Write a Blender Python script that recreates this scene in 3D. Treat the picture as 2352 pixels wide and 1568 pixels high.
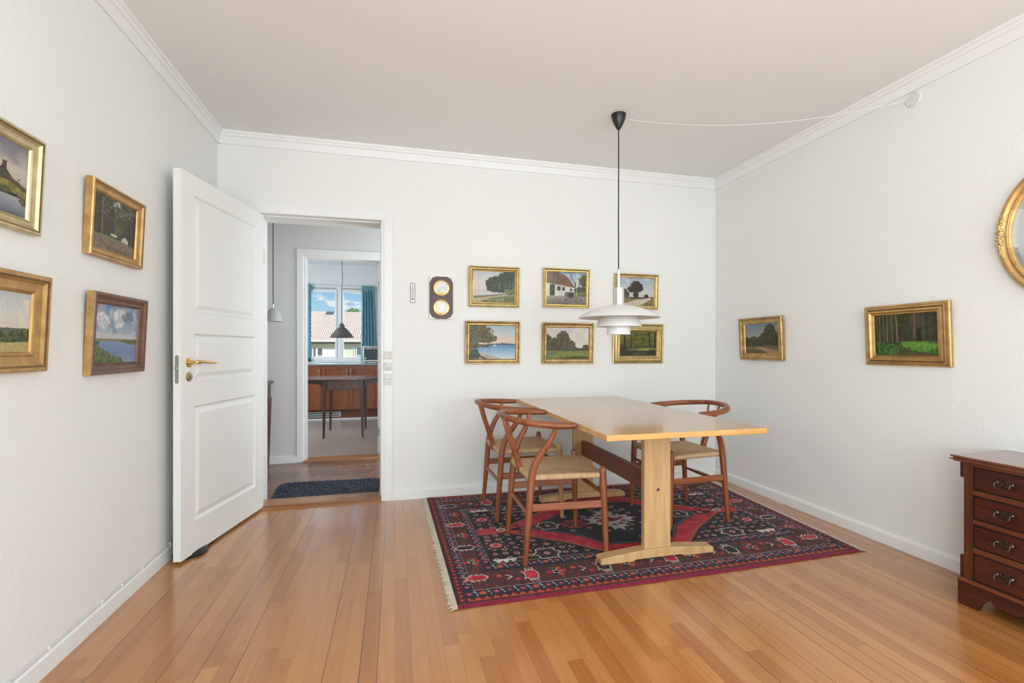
import bpy, bmesh, math, random
import numpy as np
from mathutils import Vector, Matrix

random.seed(7)
RNG = np.random.default_rng(11)
SC = bpy.context.scene
COL = SC.collection
for o in list(bpy.data.objects):
    bpy.data.objects.remove(o, do_unlink=True)

# ------------------------------------------------------------------ camera
cam_data = bpy.data.cameras.new('camera')
cam = bpy.data.objects.new('camera', cam_data)
COL.objects.link(cam)
cam.location = (0, 0, 1.13)
cam.rotation_euler = (math.radians(90), 0, math.radians(-13.95))
cam_data.sensor_width = 36
cam_data.lens = 1083 / 2352 * 36
cam_data.shift_y = 18 / 2352
cam_data.clip_start = 0.05
cam_data.clip_end = 300
SC.camera = cam

# ------------------------------------------------------------------ exposure
SC.view_settings.view_transform = 'Standard'
SC.view_settings.look = 'None'
SC.view_settings.exposure = -0.02
SC.view_settings.gamma = 1.0
SC.view_settings.use_curve_mapping = False


class NT:
    """small helper to wire shader nodes"""
    def __init__(s, tree):
        s.t = tree
        tree.nodes.clear()

    def n(s, kind, **kw):
        nd = s.t.nodes.new(kind)
        for k, v in kw.items():
            if k in ('op',):
                nd.operation = v
            elif k.startswith('i_'):
                key = k[2:].replace('_', ' ')
                nd.inputs[key].default_value = v
            else:
                setattr(nd, k, v)
        return nd

    def l(s, a, b):
        s.t.links.new(a, b)

    def math(s, op, a, b=None, c=None, clamp=False):
        nd = s.t.nodes.new('ShaderNodeMath')
        nd.operation = op
        nd.use_clamp = clamp
        for i, v in enumerate((a, b, c)):
            if v is None:
                continue
            if hasattr(v, 'links') or hasattr(v, 'is_linked'):
                s.l(v, nd.inputs[i])
            else:
                nd.inputs[i].default_value = v
        return nd.outputs[0]

    def mix(s, f, a, b, blend='MIX'):
        nd = s.t.nodes.new('ShaderNodeMix')
        nd.data_type = 'RGBA'
        nd.blend_type = blend
        for key, v in ((0, f), (6, a), (7, b)):
            if hasattr(v, 'is_linked'):
                s.l(v, nd.inputs[key])
            elif key == 0:
                nd.inputs[0].default_value = v
            else:
                nd.inputs[key].default_value = (*v, 1) if len(v) == 3 else v
        return nd.outputs[2]

    def ramp(s, f, stops, interp='LINEAR'):
        nd = s.t.nodes.new('ShaderNodeValToRGB')
        nd.color_ramp.interpolation = interp
        el = nd.color_ramp.elements
        el[0].position, el[0].color = stops[0][0], (*stops[0][1], 1)
        el[1].position, el[1].color = stops[-1][0], (*stops[-1][1], 1)
        for p, c in stops[1:-1]:
            e = el.new(p)
            e.color = (*c, 1)
        s.l(f, nd.inputs[0])
        return nd.outputs[0]

    def noise(s, vec, scale, detail=3, rough=.55, dist=0):
        nd = s.t.nodes.new('ShaderNodeTexNoise')
        nd.inputs['Scale'].default_value = scale
        nd.inputs['Detail'].default_value = detail
        nd.inputs['Roughness'].default_value = rough
        nd.inputs['Distortion'].default_value = dist
        if vec is not None:
            s.l(vec, nd.inputs['Vector'])
        return nd.outputs['Fac']

    def mapping(s, vec, scale=(1, 1, 1), loc=(0, 0, 0), rot=(0, 0, 0)):
        nd = s.t.nodes.new('ShaderNodeMapping')
        nd.inputs['Scale'].default_value = scale
        nd.inputs['Location'].default_value = loc
        nd.inputs['Rotation'].default_value = rot
        s.l(vec, nd.inputs['Vector'])
        return nd.outputs[0]


def srgb(r, g, b):
    def f(c):
        c /= 255.0
        return c / 12.92 if c <= 0.04045 else ((c + 0.055) / 1.055) ** 2.4
    return (f(r), f(g), f(b))


# ------------------------------------------------------------------ world: sky with clouds
W = bpy.data.worlds.new('sky')
SC.world = W
W.use_nodes = True
w = NT(W.node_tree)
tc = w.n('ShaderNodeTexCoord')
sep = w.n('ShaderNodeSeparateXYZ')
w.l(tc.outputs['Generated'], sep.inputs[0])
sky = w.ramp(sep.outputs[2], [(0.0, srgb(206, 232, 247)), (0.12, srgb(150, 204, 240)), (0.5, srgb(90, 150, 215)), (1.0, srgb(60, 110, 190))])
cv = w.mapping(tc.outputs['Generated'], (1, 1, 2.6), (0.31, 0.1, 0.05))
cn = w.noise(cv, 13.0, 7, 0.5)
cm = w.ramp(cn, [(0.49, (0, 0, 0)), (0.545, (1, 1, 1))])
skyc = w.mix(cm, sky, (0.92, 0.93, 0.95))
bg = w.n('ShaderNodeBackground')
w.l(skyc, bg.inputs['Color'])
bg.inputs['Strength'].default_value = 1.0
wo = w.n('ShaderNodeOutputWorld')
w.l(bg.outputs[0], wo.inputs[0])


# ------------------------------------------------------------------ sun, daylight through the windows, added fill lights
def sun(dirv, strength, col, ang=1.0):
    d = bpy.data.lights.new('sun', 'SUN')
    d.energy = strength
    d.color = col
    d.angle = math.radians(ang)
    o = bpy.data.objects.new('sun', d)
    o.rotation_euler = Vector(dirv).to_track_quat('-Z', 'Y').to_euler()
    COL.objects.link(o)
    return o


def area(name, loc, dirv, sx, sy, power, col):
    d = bpy.data.lights.new(name, 'AREA')
    d.shape = 'RECTANGLE'
    d.size, d.size_y = sx, sy
    d.energy = power
    d.color = col
    o = bpy.data.objects.new(name, d)
    o.location = loc
    o.rotation_euler = Vector(dirv).to_track_quat('-Z', 'Y').to_euler()
    COL.objects.link(o)
    return o


SUN = sun((-0.62, 0.62, -0.7), 6.2, (1.0, 0.95, 0.86))
DAY = (0.83, 0.955, 1.0)
for k, wx in enumerate((-0.35, 1.95)):
    area('window_daylight', (wx, -2.86, 1.2), (0, 1, -0.06), 1.5, 2.2, 51, DAY)
area('side_window_daylight', (2.85, -1.6, 1.55), (-1, 0, 0.3), 1.5, 1.5, 90, DAY)  # added fill light behind the camera, evens out the room
area('side_window_daylight', (-1.26, -1.6, 1.55), (1, 0, 0.3), 1.5, 1.5, 90, DAY)  # added counterpart on the left, fills the right wall
area('kitchen_daylight', (-0.9, 9.75, 3.4), (0, -1, -0.75), 3.0, 1.7, 500, (0.9, 0.96, 1.0))
area('kitchen_side_daylight', (-2.66, 6.75, 1.6), (1, 0, 0.05), 1.5, 1.3, 48, (0.9, 0.96, 1.0))  # added unseen fill light, brightens the kitchen from the left
area('hall_daylight', (1.16, 4.5, 1.4), (-1, 0, 0), 0.7, 1.8, 26, (0.9, 0.96, 1.0))  # added unseen fill light at the right end of the hall

# ------------------------------------------------------------------ materials
MATS = {}


def pmat(name, col, rough=0.5, metal=0.0, var=0.0, vscale=8.0, bump=0.0, bscale=60.0, vec_scale=(1, 1, 1), coat=0.0, spec=0.5,
         col2=None, trans=0.0, alpha=None, sheen=0.0, emis=None):
    if name in MATS:
        return MATS[name]
    m = bpy.data.materials.new(name)
    m.use_nodes = True
    t = NT(m.node_tree)
    b = t.n('ShaderNodeBsdfPrincipled')
    out = t.n('ShaderNodeOutputMaterial')
    t.l(b.outputs[0], out.inputs[0])
    b.inputs['Base Color'].default_value = (*col, 1)
    b.inputs['Roughness'].default_value = rough
    b.inputs['Metallic'].default_value = metal
    b.inputs['Specular IOR Level'].default_value = spec
    b.inputs['Coat Weight'].default_value = coat
    b.inputs['Coat Roughness'].default_value = 0.12
    b.inputs['Transmission Weight'].default_value = trans
    if sheen:
        b.inputs['Sheen Weight'].default_value = sheen
    tcn = t.n('ShaderNodeTexCoord')
    v = t.mapping(tcn.outputs['Object'], vec_scale)
    if var > 0 or col2 is not None:
        f = t.noise(v, vscale, 5, 0.6)
        c2 = col2 if col2 is not None else tuple(max(0, c * (1 - var)) for c in col)
        r = t.ramp(f, [(0.32, c2), (0.68, col)])
        t.l(r, b.inputs['Base Color'])
    if bump > 0:
        f2 = t.noise(v, bscale, 2, 0.5)
        bn = t.n('ShaderNodeBump')
        bn.inputs['Strength'].default_value = bump
        bn.inputs['Distance'].default_value = 0.002
        t.l(f2, bn.inputs['Height'])
        t.l(bn.outputs[0], b.inputs['Normal'])
    MATS[name] = m
    return m


def wood(name, c1, c2, rough=0.35, axis='x', scale=1.0, coat=0.0, fine=1.0, spec=0.5):
    """grain runs along the given object axis"""
    if name in MATS:
        return MATS[name]
    m = bpy.data.materials.new(name)
    m.use_nodes = True
    t = NT(m.node_tree)
    b = t.n('ShaderNodeBsdfPrincipled')
    out = t.n('ShaderNodeOutputMaterial')
    t.l(b.outputs[0], out.inputs[0])
    tcn = t.n('ShaderNodeTexCoord')
    k = {'x': (1, 14, 14), 'y': (14, 1, 14), 'z': (14, 14, 1)}[axis]
    v = t.mapping(tcn.outputs['Object'], tuple(q * scale for q in k))
    f = t.noise(v, 1.6, 4, 0.55, 0.4)
    f2 = t.noise(v, 9.0, 3, 0.6)
    s = t.math('ADD', t.math('MULTIPLY', f, 0.7), t.math('MULTIPLY', f2, 0.3 * fine))
    t.l(t.ramp(s, [(0.34, c1), (0.64, c2)]), b.inputs['Base Color'])
    b.inputs['Roughness'].default_value = rough
    b.inputs['Coat Weight'].default_value = coat
    b.inputs['Coat Roughness'].default_value = 0.08
    b.inputs['Specular IOR Level'].default_value = spec
    MATS[name] = m
    return m


def attr_mat(name, rough=0.5, bump=0.0, bscale=300, coat=0.0, noise_amt=0.0, sheen=0.0):
    """pigment stored point by point on the mesh (oil paint, knotted wool)"""
    if name in MATS:
        return MATS[name]
    m = bpy.data.materials.new(name)
    m.use_nodes = True
    t = NT(m.node_tree)
    b = t.n('ShaderNodeBsdfPrincipled')
    out = t.n('ShaderNodeOutputMaterial')
    t.l(b.outputs[0], out.inputs[0])
    a = t.n('ShaderNodeAttribute', attribute_name='pigment')
    tcn = t.n('ShaderNodeTexCoord')
    c = a.outputs['Color']
    if noise_amt:
        f = t.noise(tcn.outputs['Object'], 260, 3, 0.6)
        k = t.math('ADD', t.math('MULTIPLY', f, noise_amt * 2), 1 - noise_amt)
        cc = t.n('ShaderNodeCombineColor')
        for i in range(3):
            t.l(k, cc.inputs[i])
        c = t.mix(1.0, c, cc.outputs[0], 'MULTIPLY')
    t.l(c, b.inputs['Base Color'])
    b.inputs['Roughness'].default_value = rough
    b.inputs['Coat Weight'].default_value = coat
    if sheen:
        b.inputs['Sheen Weight'].default_value = sheen
        b.inputs['Specular IOR Level'].default_value = 0.15
    if bump:
        f2 = t.noise(tcn.outputs['Object'], bscale, 2, 0.5)
        bn = t.n('ShaderNodeBump')
        bn.inputs['Strength'].default_value = bump
        bn.inputs['Distance'].default_value = 0.003
        t.l(f2, bn.inputs['Height'])
        t.l(bn.outputs[0], b.inputs['Normal'])
    MATS[name] = m
    return m


def floor_mat(name, tones, width, length, along='y', rough=0.3, gap=0.022, gapcol=(0.03, 0.015, 0.006), coat=0.0):
    m = bpy.data.materials.new(name)
    m.use_nodes = True
    t = NT(m.node_tree)
    b = t.n('ShaderNodeBsdfPrincipled')
    out = t.n('ShaderNodeOutputMaterial')
    t.l(b.outputs[0], out.inputs[0])
    tcn = t.n('ShaderNodeTexCoord')
    sp = t.n('ShaderNodeSeparateXYZ')
    t.l(tcn.outputs['Object'], sp.inputs[0])
    ax, ay = (sp.outputs[0], sp.outputs[1]) if along == 'y' else (sp.outputs[1], sp.outputs[0])
    px = t.math('DIVIDE', ax, width)
    i = t.math('FLOOR', px)
    fx = t.math('FRACT', px)
    wn = t.n('ShaderNodeTexWhiteNoise', noise_dimensions='1D')
    t.l(i, wn.inputs['W'])
    py = t.math('DIVIDE', t.math('ADD', ay, t.math('MULTIPLY', wn.outputs['Value'], 7.3)), length)
    j = t.math('FLOOR', py)
    fy = t.math('FRACT', py)
    cb = t.n('ShaderNodeCombineXYZ')
    t.l(i, cb.inputs[0])
    t.l(j, cb.inputs[1])
    wn2 = t.n('ShaderNodeTexWhiteNoise', noise_dimensions='2D')
    t.l(cb.outputs[0], wn2.inputs['Vector'])
    sc = (30, 1.6, 1) if along == 'y' else (1.6, 30, 1)
    cb3 = t.n('ShaderNodeVectorMath', operation='ADD')
    t.l(tcn.outputs['Object'], cb3.inputs[0])
    off = t.n('ShaderNodeVectorMath', operation='SCALE')
    t.l(wn2.outputs['Color'], off.inputs[0])
    off.inputs['Scale'].default_value = 5.0
    t.l(off.outputs[0], cb3.inputs[1])
    gv = t.mapping(cb3.outputs[0], sc)
    g = t.noise(gv, 2.2, 5, 0.6, 0.5)
    tone = t.math('ADD', t.math('MULTIPLY', wn2.outputs['Value'], 0.48), t.math('ADD', t.math('MULTIPLY', g, 0.55), 0.04))
    base = t.ramp(tone, tones)
    blot = t.noise(tcn.outputs['Object'], 3.0, 4, 0.6)
    base = t.mix(t.math('MULTIPLY', t.math('SUBTRACT', blot, 0.5, clamp=True), 0.5, clamp=True), base, tones[0][1])
    # seams: every board has a hairline, some joints stand open and read darker
    e = t.math('MINIMUM', fx, t.math('SUBTRACT', 1.0, fx))
    near_i = t.math('ROUND', px)
    wn3 = t.n('ShaderNodeTexWhiteNoise', noise_dimensions='1D')
    t.l(t.math('ADD', near_i, 31.7), wn3.inputs['W'])
    gw = t.math('ADD', t.math('MULTIPLY', t.math('GREATER_THAN', wn3.outputs['Value'], 0.62), gap * 0.85), gap * 0.45)
    seam = t.math('LESS_THAN', e, gw)
    ye = t.math('MULTIPLY', t.math('MINIMUM', fy, t.math('SUBTRACT', 1.0, fy)), length / width)
    seam2 = t.math('LESS_THAN', ye, gap * 0.5)
    sm = t.math('MAXIMUM', t.math('MULTIPLY', seam, t.math('ADD', t.math('MULTIPLY', wn3.outputs['Value'], 0.55), 0.35)), t.math('MULTIPLY', seam2, 0.4))
    col = t.mix(sm, base, gapcol)
    # knots
    vo = t.n('ShaderNodeTexVoronoi')
    vo.inputs['Scale'].default_value = 3.1
    t.l(tcn.outputs['Object'], vo.inputs['Vector'])
    kn = t.math('LESS_THAN', vo.outputs['Distance'], 0.009)
    col = t.mix(t.math('MULTIPLY', kn, 0.75), col, (0.06, 0.02, 0.008))
    t.l(col, b.inputs['Base Color'])
    rn = t.noise(tcn.outputs['Object'], 14, 5, 0.65)
    t.l(t.math('ADD', t.math('MULTIPLY', rn, 0.10), rough - 0.05), b.inputs['Roughness'])
    b.inputs['Coat Weight'].default_value = coat
    b.inputs['Coat Roughness'].default_value = 0.16
    h = t.math('SUBTRACT', 1.0, sm)
    bn = t.n('ShaderNodeBump')
    bn.inputs['Strength'].default_value = 0.25
    bn.inputs['Distance'].default_value = 0.001
    t.l(h, bn.inputs['Height'])
    t.l(bn.outputs[0], b.inputs['Normal'])
    return m


def wall_mat(name, col, bump=0.5, scale=95.0):
    m = bpy.data.materials.new(name)
    m.use_nodes = True
    t = NT(m.node_tree)
    b = t.n('ShaderNodeBsdfPrincipled')
    out = t.n('ShaderNodeOutputMaterial')
    t.l(b.outputs[0], out.inputs[0])
    tcn = t.n('ShaderNodeTexCoord')
    f = t.noise(tcn.outputs['Object'], scale, 3, 0.6)
    f = t.ramp(f, [(0.42, (0, 0, 0)), (0.66, (1, 1, 1))])
    g = t.noise(tcn.outputs['Object'], 1.7, 3, 0.5)
    t.l(t.ramp(g, [(0.3, tuple(c * 0.985 for c in col)), (0.7, col)]), b.inputs['Base Color'])
    b.inputs['Roughness'].default_value = 0.75
    b.inputs['Specular IOR Level'].default_value = 0.25
    bn = t.n('ShaderNodeBump')
    bn.inputs['Strength'].default_value = bump
    bn.inputs['Distance'].default_value = 0.0016
    t.l(f, bn.inputs['Height'])
    t.l(bn.outputs[0], b.inputs['Normal'])
    return m


M_WALL = wall_mat('textured_wallpaper', (0.86, 0.855, 0.835), 0.38, 120.0)
M_WALLB = wall_mat('smooth_wall_paint', (0.86, 0.855, 0.84), 0.15)
M_CEIL = wall_mat('ceiling_paint', (0.88, 0.878, 0.87), 0.08)
M_HALL = wall_mat('hall_wall_paint', (0.72, 0.72, 0.71), 0.2)
M_KIT = wall_mat('kitchen_wall_paint', (0.72, 0.74, 0.75), 0.1)
M_TRIM = pmat('white_gloss_trim', (0.86, 0.86, 0.85), 0.35)
M_DOOR = pmat('white_door_paint', (0.84, 0.84, 0.825), 0.32)
M_WINP = pmat('white_window_paint', (0.78, 0.80, 0.81), 0.3)
M_FLOOR = floor_mat('beech_strip_floor', [(0.15, srgb(158, 98, 47)), (0.5, srgb(179, 117, 60)), (0.75, srgb(189, 129, 71)), (0.95, srgb(200, 142, 84))], 0.0605, 0.95, 'y', 0.25, 0.018, srgb(66, 38, 22), 0.9)
M_HFLOOR = floor_mat('hall_strip_floor', [(0.2, srgb(104, 72, 54)), (0.6, srgb(134, 98, 76)), (0.95, srgb(150, 114, 90))], 0.0605, 1.1, 'x', 0.26, 0.02, srgb(60, 40, 30), 0.2)
M_VINYL = pmat('kitchen_vinyl', srgb(170, 160, 152), 0.22, var=0.18, vscale=9, bump=0.05, vec_scale=(1, 3, 1))
M_OAK = wood('oak_threshold', srgb(128, 84, 52), srgb(172, 120, 78), 0.2, 'x')
M_TEAK = wood('red_brown_teak', srgb(112, 58, 32), srgb(162, 92, 56), 0.33, 'x', 1.0)
M_TEAKZ = wood('red_brown_teak_leg', srgb(110, 57, 32), srgb(160, 92, 57), 0.33, 'z', 1.0)
M_PALE = wood('pale_beech', srgb(170, 128, 84), srgb(200, 158, 110), 0.35, 'z')
M_TOP = wood('beech_tabletop', srgb(184, 140, 94), srgb(208, 166, 118), 0.2, 'y', 0.7, 0.5, 0.5, 0.9)
M_EDGE = wood('beech_edge', srgb(196, 142, 78), srgb(226, 176, 108), 0.3, 'x', 0.8)
M_POST = wood('beech_post', srgb(184, 144, 96), srgb(210, 172, 122), 0.38, 'z', 0.8)
M_STR = wood('teak_rail', srgb(108, 62, 38), srgb(134, 80, 52), 0.4, 'y')
M_MAHO = wood('mahogany', srgb(44, 15, 9), srgb(82, 30, 17), 0.24, 'y', 0.9, 0.4)
M_MAHOL = wood('mahogany_light', srgb(78, 38, 20), srgb(122, 64, 35), 0.28, 'y', 1.0, 0.3)
M_MAHOZ = wood('mahogany_stile', srgb(56, 26, 15), srgb(104, 54, 31), 0.28, 'z', 1.0, 0.3)
M_MAHOD = wood('mahogany_dark', srgb(44, 14, 9), srgb(78, 30, 18), 0.28, 'y', 1.0, 0.3)
M_BLACKLINE = pmat('black_stringing', (0.012, 0.008, 0.006), 0.3)
M_DARKW = wood('dark_walnut', srgb(62, 40, 32), srgb(98, 66, 52), 0.3, 'z')
M_DARKT = wood('dark_walnut_top', srgb(96, 64, 58), srgb(138, 100, 92), 0.16, 'x', 1.0, 0.5)
M_DRAWER = wood('figured_walnut', srgb(88, 60, 46), srgb(128, 92, 70), 0.35, 'z', 0.7)
M_CAB = wood('cherry_cabinet', srgb(118, 64, 36), srgb(148, 84, 50), 0.35, 'z', 0.6)
M_PLINTH = wood('cherry_plinth', srgb(96, 52, 34), srgb(118, 66, 44), 0.4, 'x', 0.6)
M_COUNTER = pmat('grey_worktop', srgb(140, 146, 150), 0.3, var=0.25, vscale=40)
M_BRASS = pmat('brass', (0.78, 0.56, 0.22), 0.2, 1.0)
M_ABRASS = pmat('aged_brass', (0.16, 0.13, 0.10), 0.32, 1.0, var=0.5, vscale=90)
M_STEEL = pmat('brushed_steel', (0.46, 0.45, 0.43), 0.35, 1.0)
M_CHROME = pmat('chrome', (0.85, 0.85, 0.84), 0.08, 1.0)
M_GOLD = pmat('bright_gilding', (0.78, 0.58, 0.25), 0.38, 0.8, var=0.35, vscale=26)
M_AGOLD = pmat('antique_gilding', (0.64, 0.42, 0.18), 0.42, 0.75, var=0.5, vscale=22)
M_CGOLD = pmat('champagne_gilding', (0.76, 0.64, 0.38), 0.4, 0.8, var=0.3, vscale=26)
M_OGOLD = pmat('orange_gilding', (0.66, 0.41, 0.16), 0.42, 0.7, var=0.35, vscale=22)
M_DGOLD = pmat('dark_gilding', (0.26, 0.15, 0.06), 0.5, 0.5, var=0.4, vscale=30)
M_BFRAME = pmat('brown_stained_frame', (0.20, 0.095, 0.055), 0.35, 0.1, var=0.4, vscale=30)
M_OPAL = pmat('opal_white_enamel', (0.82, 0.80, 0.78), 0.3)
M_OPALG = pmat('opal_glass', (0.88, 0.88, 0.88), 0.1)
M_BLACK = pmat('black_plastic', (0.012, 0.012, 0.012), 0.3)
M_CORDK = pmat('black_textile_cord', (0.02, 0.02, 0.02), 0.7)
M_WHITEP = pmat('white_plastic', (0.74, 0.73, 0.70), 0.35)
M_CREAMP = pmat('cream_plastic', (0.70, 0.68, 0.62), 0.4)
M_DARKGAP = pmat('shadow_gap_grey', (0.50, 0.50, 0.49), 0.8)
M_GREYLAMP = pmat('grey_lamp_glass', srgb(182, 182, 180), 0.35)
M_STRLAMP = pmat('streaked_grey_lamp', srgb(112, 108, 106), 0.3, var=0.45, vscale=3.2, vec_scale=(1, 1, 9), col2=srgb(70, 67, 66))
M_MIRROR = pmat('mirror_glass', (0.86, 0.88, 0.84), 0.02, 1.0)
M_IVORY = pmat('ivory_white', (0.80, 0.79, 0.72), 0.3)
M_DIAL = pmat('dial_white', (0.82, 0.82, 0.80), 0.4)
M_INK = pmat('ink_black', (0.03, 0.03, 0.03), 0.5)
M_CURT = pmat('teal_curtain', srgb(124, 176, 190), 0.8, var=0.35, vscale=60, vec_scale=(1, 1, 0.2), sheen=0.3, col2=srgb(74, 128, 146))
M_CURTD = pmat('dark_curtain_hem', srgb(46, 74, 92), 0.85)
M_PAINT = attr_mat('oil_paint', 0.5, 0.12, 300, 0.1)
M_WOOL = attr_mat('knotted_wool', 0.95, 0.5, 420, 0.0, 0.28, 0.1)
M_FRINGE = pmat('cotton_fringe', srgb(206, 196, 176), 0.9, var=0.15, vscale=80)


# ------------------------------------------------------------------ mesh helpers
class MB:
    def __init__(s):
        s.v, s.f, s.m = [], [], []

    def add(s, vs, fs, mi=0):
        o = len(s.v)
        s.v += [tuple(p) for p in vs]
        s.f += [tuple(i + o for i in f) for f in fs]
        s.m += [mi] * len(fs)
        return s

    def box(s, x0, x1, y0, y1, z0, z1, mi=0, mat=None):
        vs = [(x, y, z) for z in (z0, z1) for y in (y0, y1) for x in (x0, x1)]
        if mat is not None:
            vs = [tuple(mat @ Vector(p)) for p in vs]
        return s.add(vs, [(0, 2, 3, 1), (4, 5, 7, 6), (0, 1, 5, 4), (2, 6, 7, 3), (0, 4, 6, 2), (1, 3, 7, 5)], mi)

    def bar(s, p0, p1, wd, ht, mi=0, up=(0, 0, 1)):
        """rectangular bar from p0 to p1"""
        p0, p1, up = Vector(p0), Vector(p1), Vector(up)
        d = (p1 - p0).normalized()
        sx = d.cross(up)
        if sx.length < 1e-5:
            sx = d.cross(Vector((0, 1, 0)))
        sx.normalize()
        u = sx.cross(d).normalized()
        vs = []
        for p in (p0, p1):
            for a, b in ((-1, -1), (1, -1), (1, 1), (-1, 1)):
                vs.append(p + sx * a * wd / 2 + u * b * ht / 2)
        return s.add(vs, [(0, 1, 2, 3), (7, 6, 5, 4), (0, 4, 5, 1), (1, 5, 6, 2), (2, 6, 7, 3), (3, 7, 4, 0)], mi)

    def tube(s, pts, rad, n=12, caps=True, mi=0, flat=(1, 1), closed=False):
        pts = [Vector(p) for p in pts]
        N = len(pts)
        if not hasattr(rad, '__len__'):
            rad = [rad] * N
        up = None
        rings = []
        for i in range(N):
            a = pts[(i - 1) % N] if (closed or i > 0) else pts[0]
            b = pts[(i + 1) % N] if (closed or i < N - 1) else pts[-1]
            d = (b - a).normalized()
            if up is None:
                up = Vector((0, 0, 1)) if abs(d.z) < 0.9 else Vector((0, 1, 0))
            sx = d.cross(up).normalized()
            up = sx.cross(d).normalized()
            r = rad[i]
            rings.append([pts[i] + sx * math.cos(2 * math.pi * k / n) * r * flat[0] + up * math.sin(2 * math.pi * k / n) * r * flat[1] for k in range(n)])
        vs = [p for rg in rings for p in rg]
        fs = []
        last = N if closed else N - 1
        for i in range(last):
            for k in range(n):
                a, b = i * n + k, i * n + (k + 1) % n
                c, d = ((i + 1) % N) * n + (k + 1) % n, ((i + 1) % N) * n + k
                fs.append((a, b, c, d))
        if caps and not closed:
            fs.append(tuple(reversed(range(n))))
            fs.append(tuple(range((N - 1) * n, N * n)))
        return s.add(vs, fs, mi)

    def lathe(s, prof, n=32, c=(0, 0, 0), axis='z', mi=0, cap=False):
        """prof: (radius, height)"""
        vs, fs = [], []
        for r, h in prof:
            for k in range(n):
                a = 2 * math.pi * k / n
                x, y = r * math.cos(a), r * math.sin(a)
                if axis == 'z':
                    vs.append((c[0] + x, c[1] + y, c[2] + h))
                elif axis == 'y':
                    vs.append((c[0] + x, c[1] - h, c[2] + y))
                else:
                    vs.append((c[0] - h, c[1] + x, c[2] + y))
        for i in range(len(prof) - 1):
            for k in range(n):
                a, b = i * n + k, i * n + (k + 1) % n
                fs.append((a, b, b + n, a + n))
        if cap:
            fs.append(tuple(reversed(range(n))))
            fs.append(tuple(range((len(prof) - 1) * n, len(prof) * n)))
        return s.add(vs, fs, mi)

    def prism(s, poly, a0, a1, plane='xz', mi=0):
        """extrude a polygon; plane xz -> along y, yz -> along x, xy -> along z"""
        def P(p, t):
            return {'xz': (p[0], t, p[1]), 'yz': (t, p[0], p[1]), 'xy': (p[0], p[1], t)}[plane]
        n = len(poly)
        vs = [P(p, a0) for p in poly] + [P(p, a1) for p in poly]
        fs = [tuple(range(n)), tuple(reversed(range(n, 2 * n)))]
        for i in range(n):
            j = (i + 1) % n
            fs.append((i, i + n, j + n, j))
        return s.add(vs, fs, mi)

    def frame(s, w, h, prof, mi=0, mi_fn=None):
        """mitred picture frame about the origin in the xz plane; prof: (inset, height off the wall)"""
        for a in range(len(prof) - 1):
            (t0, d0), (t1, d1) = prof[a], prof[a + 1]
            r0 = [(-w / 2 + t0, -d0, -h / 2 + t0), (w / 2 - t0, -d0, -h / 2 + t0), (w / 2 - t0, -d0, h / 2 - t0), (-w / 2 + t0, -d0, h / 2 - t0)]
            r1 = [(-w / 2 + t1, -d1, -h / 2 + t1), (w / 2 - t1, -d1, -h / 2 + t1), (w / 2 - t1, -d1, h / 2 - t1), (-w / 2 + t1, -d1, h / 2 - t1)]
            fs = [(i, (i + 1) % 4, 4 + (i + 1) % 4, 4 + i) for i in range(4)]
            s.add(r0 + r1, fs, mi if mi_fn is None else mi_fn(a))
        return s

    def build(s, name, mat, parent=None, smooth=None, bevel=0.0, loc=None, rot=None, segs=2):
        me = bpy.data.meshes.new(name)
        me.from_pydata(s.v, [], s.f)
        for m in (mat if isinstance(mat, (list, tuple)) else [mat]):
            me.materials.append(m)
        if any(s.m):
            me.polygons.foreach_set('material_index', s.m)
        bm = bmesh.new()
        bm.from_mesh(me)
        bmesh.ops.recalc_face_normals(bm, faces=bm.faces)
        bm.to_mesh(me)
        bm.free()
        o = bpy.data.objects.new(name, me)
        COL.objects.link(o)
        if smooth is not None:
            me.shade_smooth()
            try:
                me.set_sharp_from_angle(angle=math.radians(smooth))
            except Exception:
                pass
        if bevel > 0:
            md = o.modifiers.new('bevel', 'BEVEL')
            md.width = bevel
            md.segments = segs
            md.limit_method = 'ANGLE'
            md.angle_limit = math.radians(35)
            md.harden_normals = False
        if parent is not None:
            o.parent = parent
        if loc is not None:
            o.location = loc
        if rot is not None:
            o.rotation_euler = rot
        return o


def tag(o, label, cat=None, group=None, kind=None):
    if label:
        o['label'] = label
    if cat:
        o['category'] = cat
    if group:
        o['group'] = group
    if kind:
        o['kind'] = kind
    return o


def thing(name, label, cat, loc=(0, 0, 0), rz=0.0, group=None, rx=0.0):
    o = bpy.data.objects.new(name, None)
    COL.objects.link(o)
    o.location = loc
    o.rotation_euler = (rx, 0, rz)
    o.empty_display_size = 0.1
    return tag(o, label, cat, group)


def struct(name, mb, mat, label=None, **kw):
    o = mb.build(name, mat, **kw)
    o['kind'] = 'structure'
    if label:
        o['label'] = label
    return o


def crom(pts, n=6):
    """Catmull-Rom through points (tuples of any length)"""
    P = [np.array(p, float) for p in pts]
    P = [2 * P[0] - P[1]] + P + [2 * P[-1] - P[-2]]
    out = []
    for i in range(1, len(P) - 2):
        for k in range(n):
            t = k / n
            a, b, c, d = P[i - 1], P[i], P[i + 1], P[i + 2]
            out.append(0.5 * ((2 * b) + (c - a) * t + (2 * a - 5 * b + 4 * c - d) * t * t + (3 * b - a - 3 * c + d) * t ** 3))
    out.append(P[-2])
    return out


def copy_tree(o, parent=None):
    c = o.copy()
    COL.objects.link(c)
    c.parent = parent
    for ch in [q for q in bpy.data.objects if q.parent == o]:
        copy_tree(ch, c)
    return c

# ================================================================== THE SETTING
XL, XR, YB, YF, ZC = -1.187, 2.775, 3.645, -2.8, 2.635
BT = 3.88          # far face of the wall with the door


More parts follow.
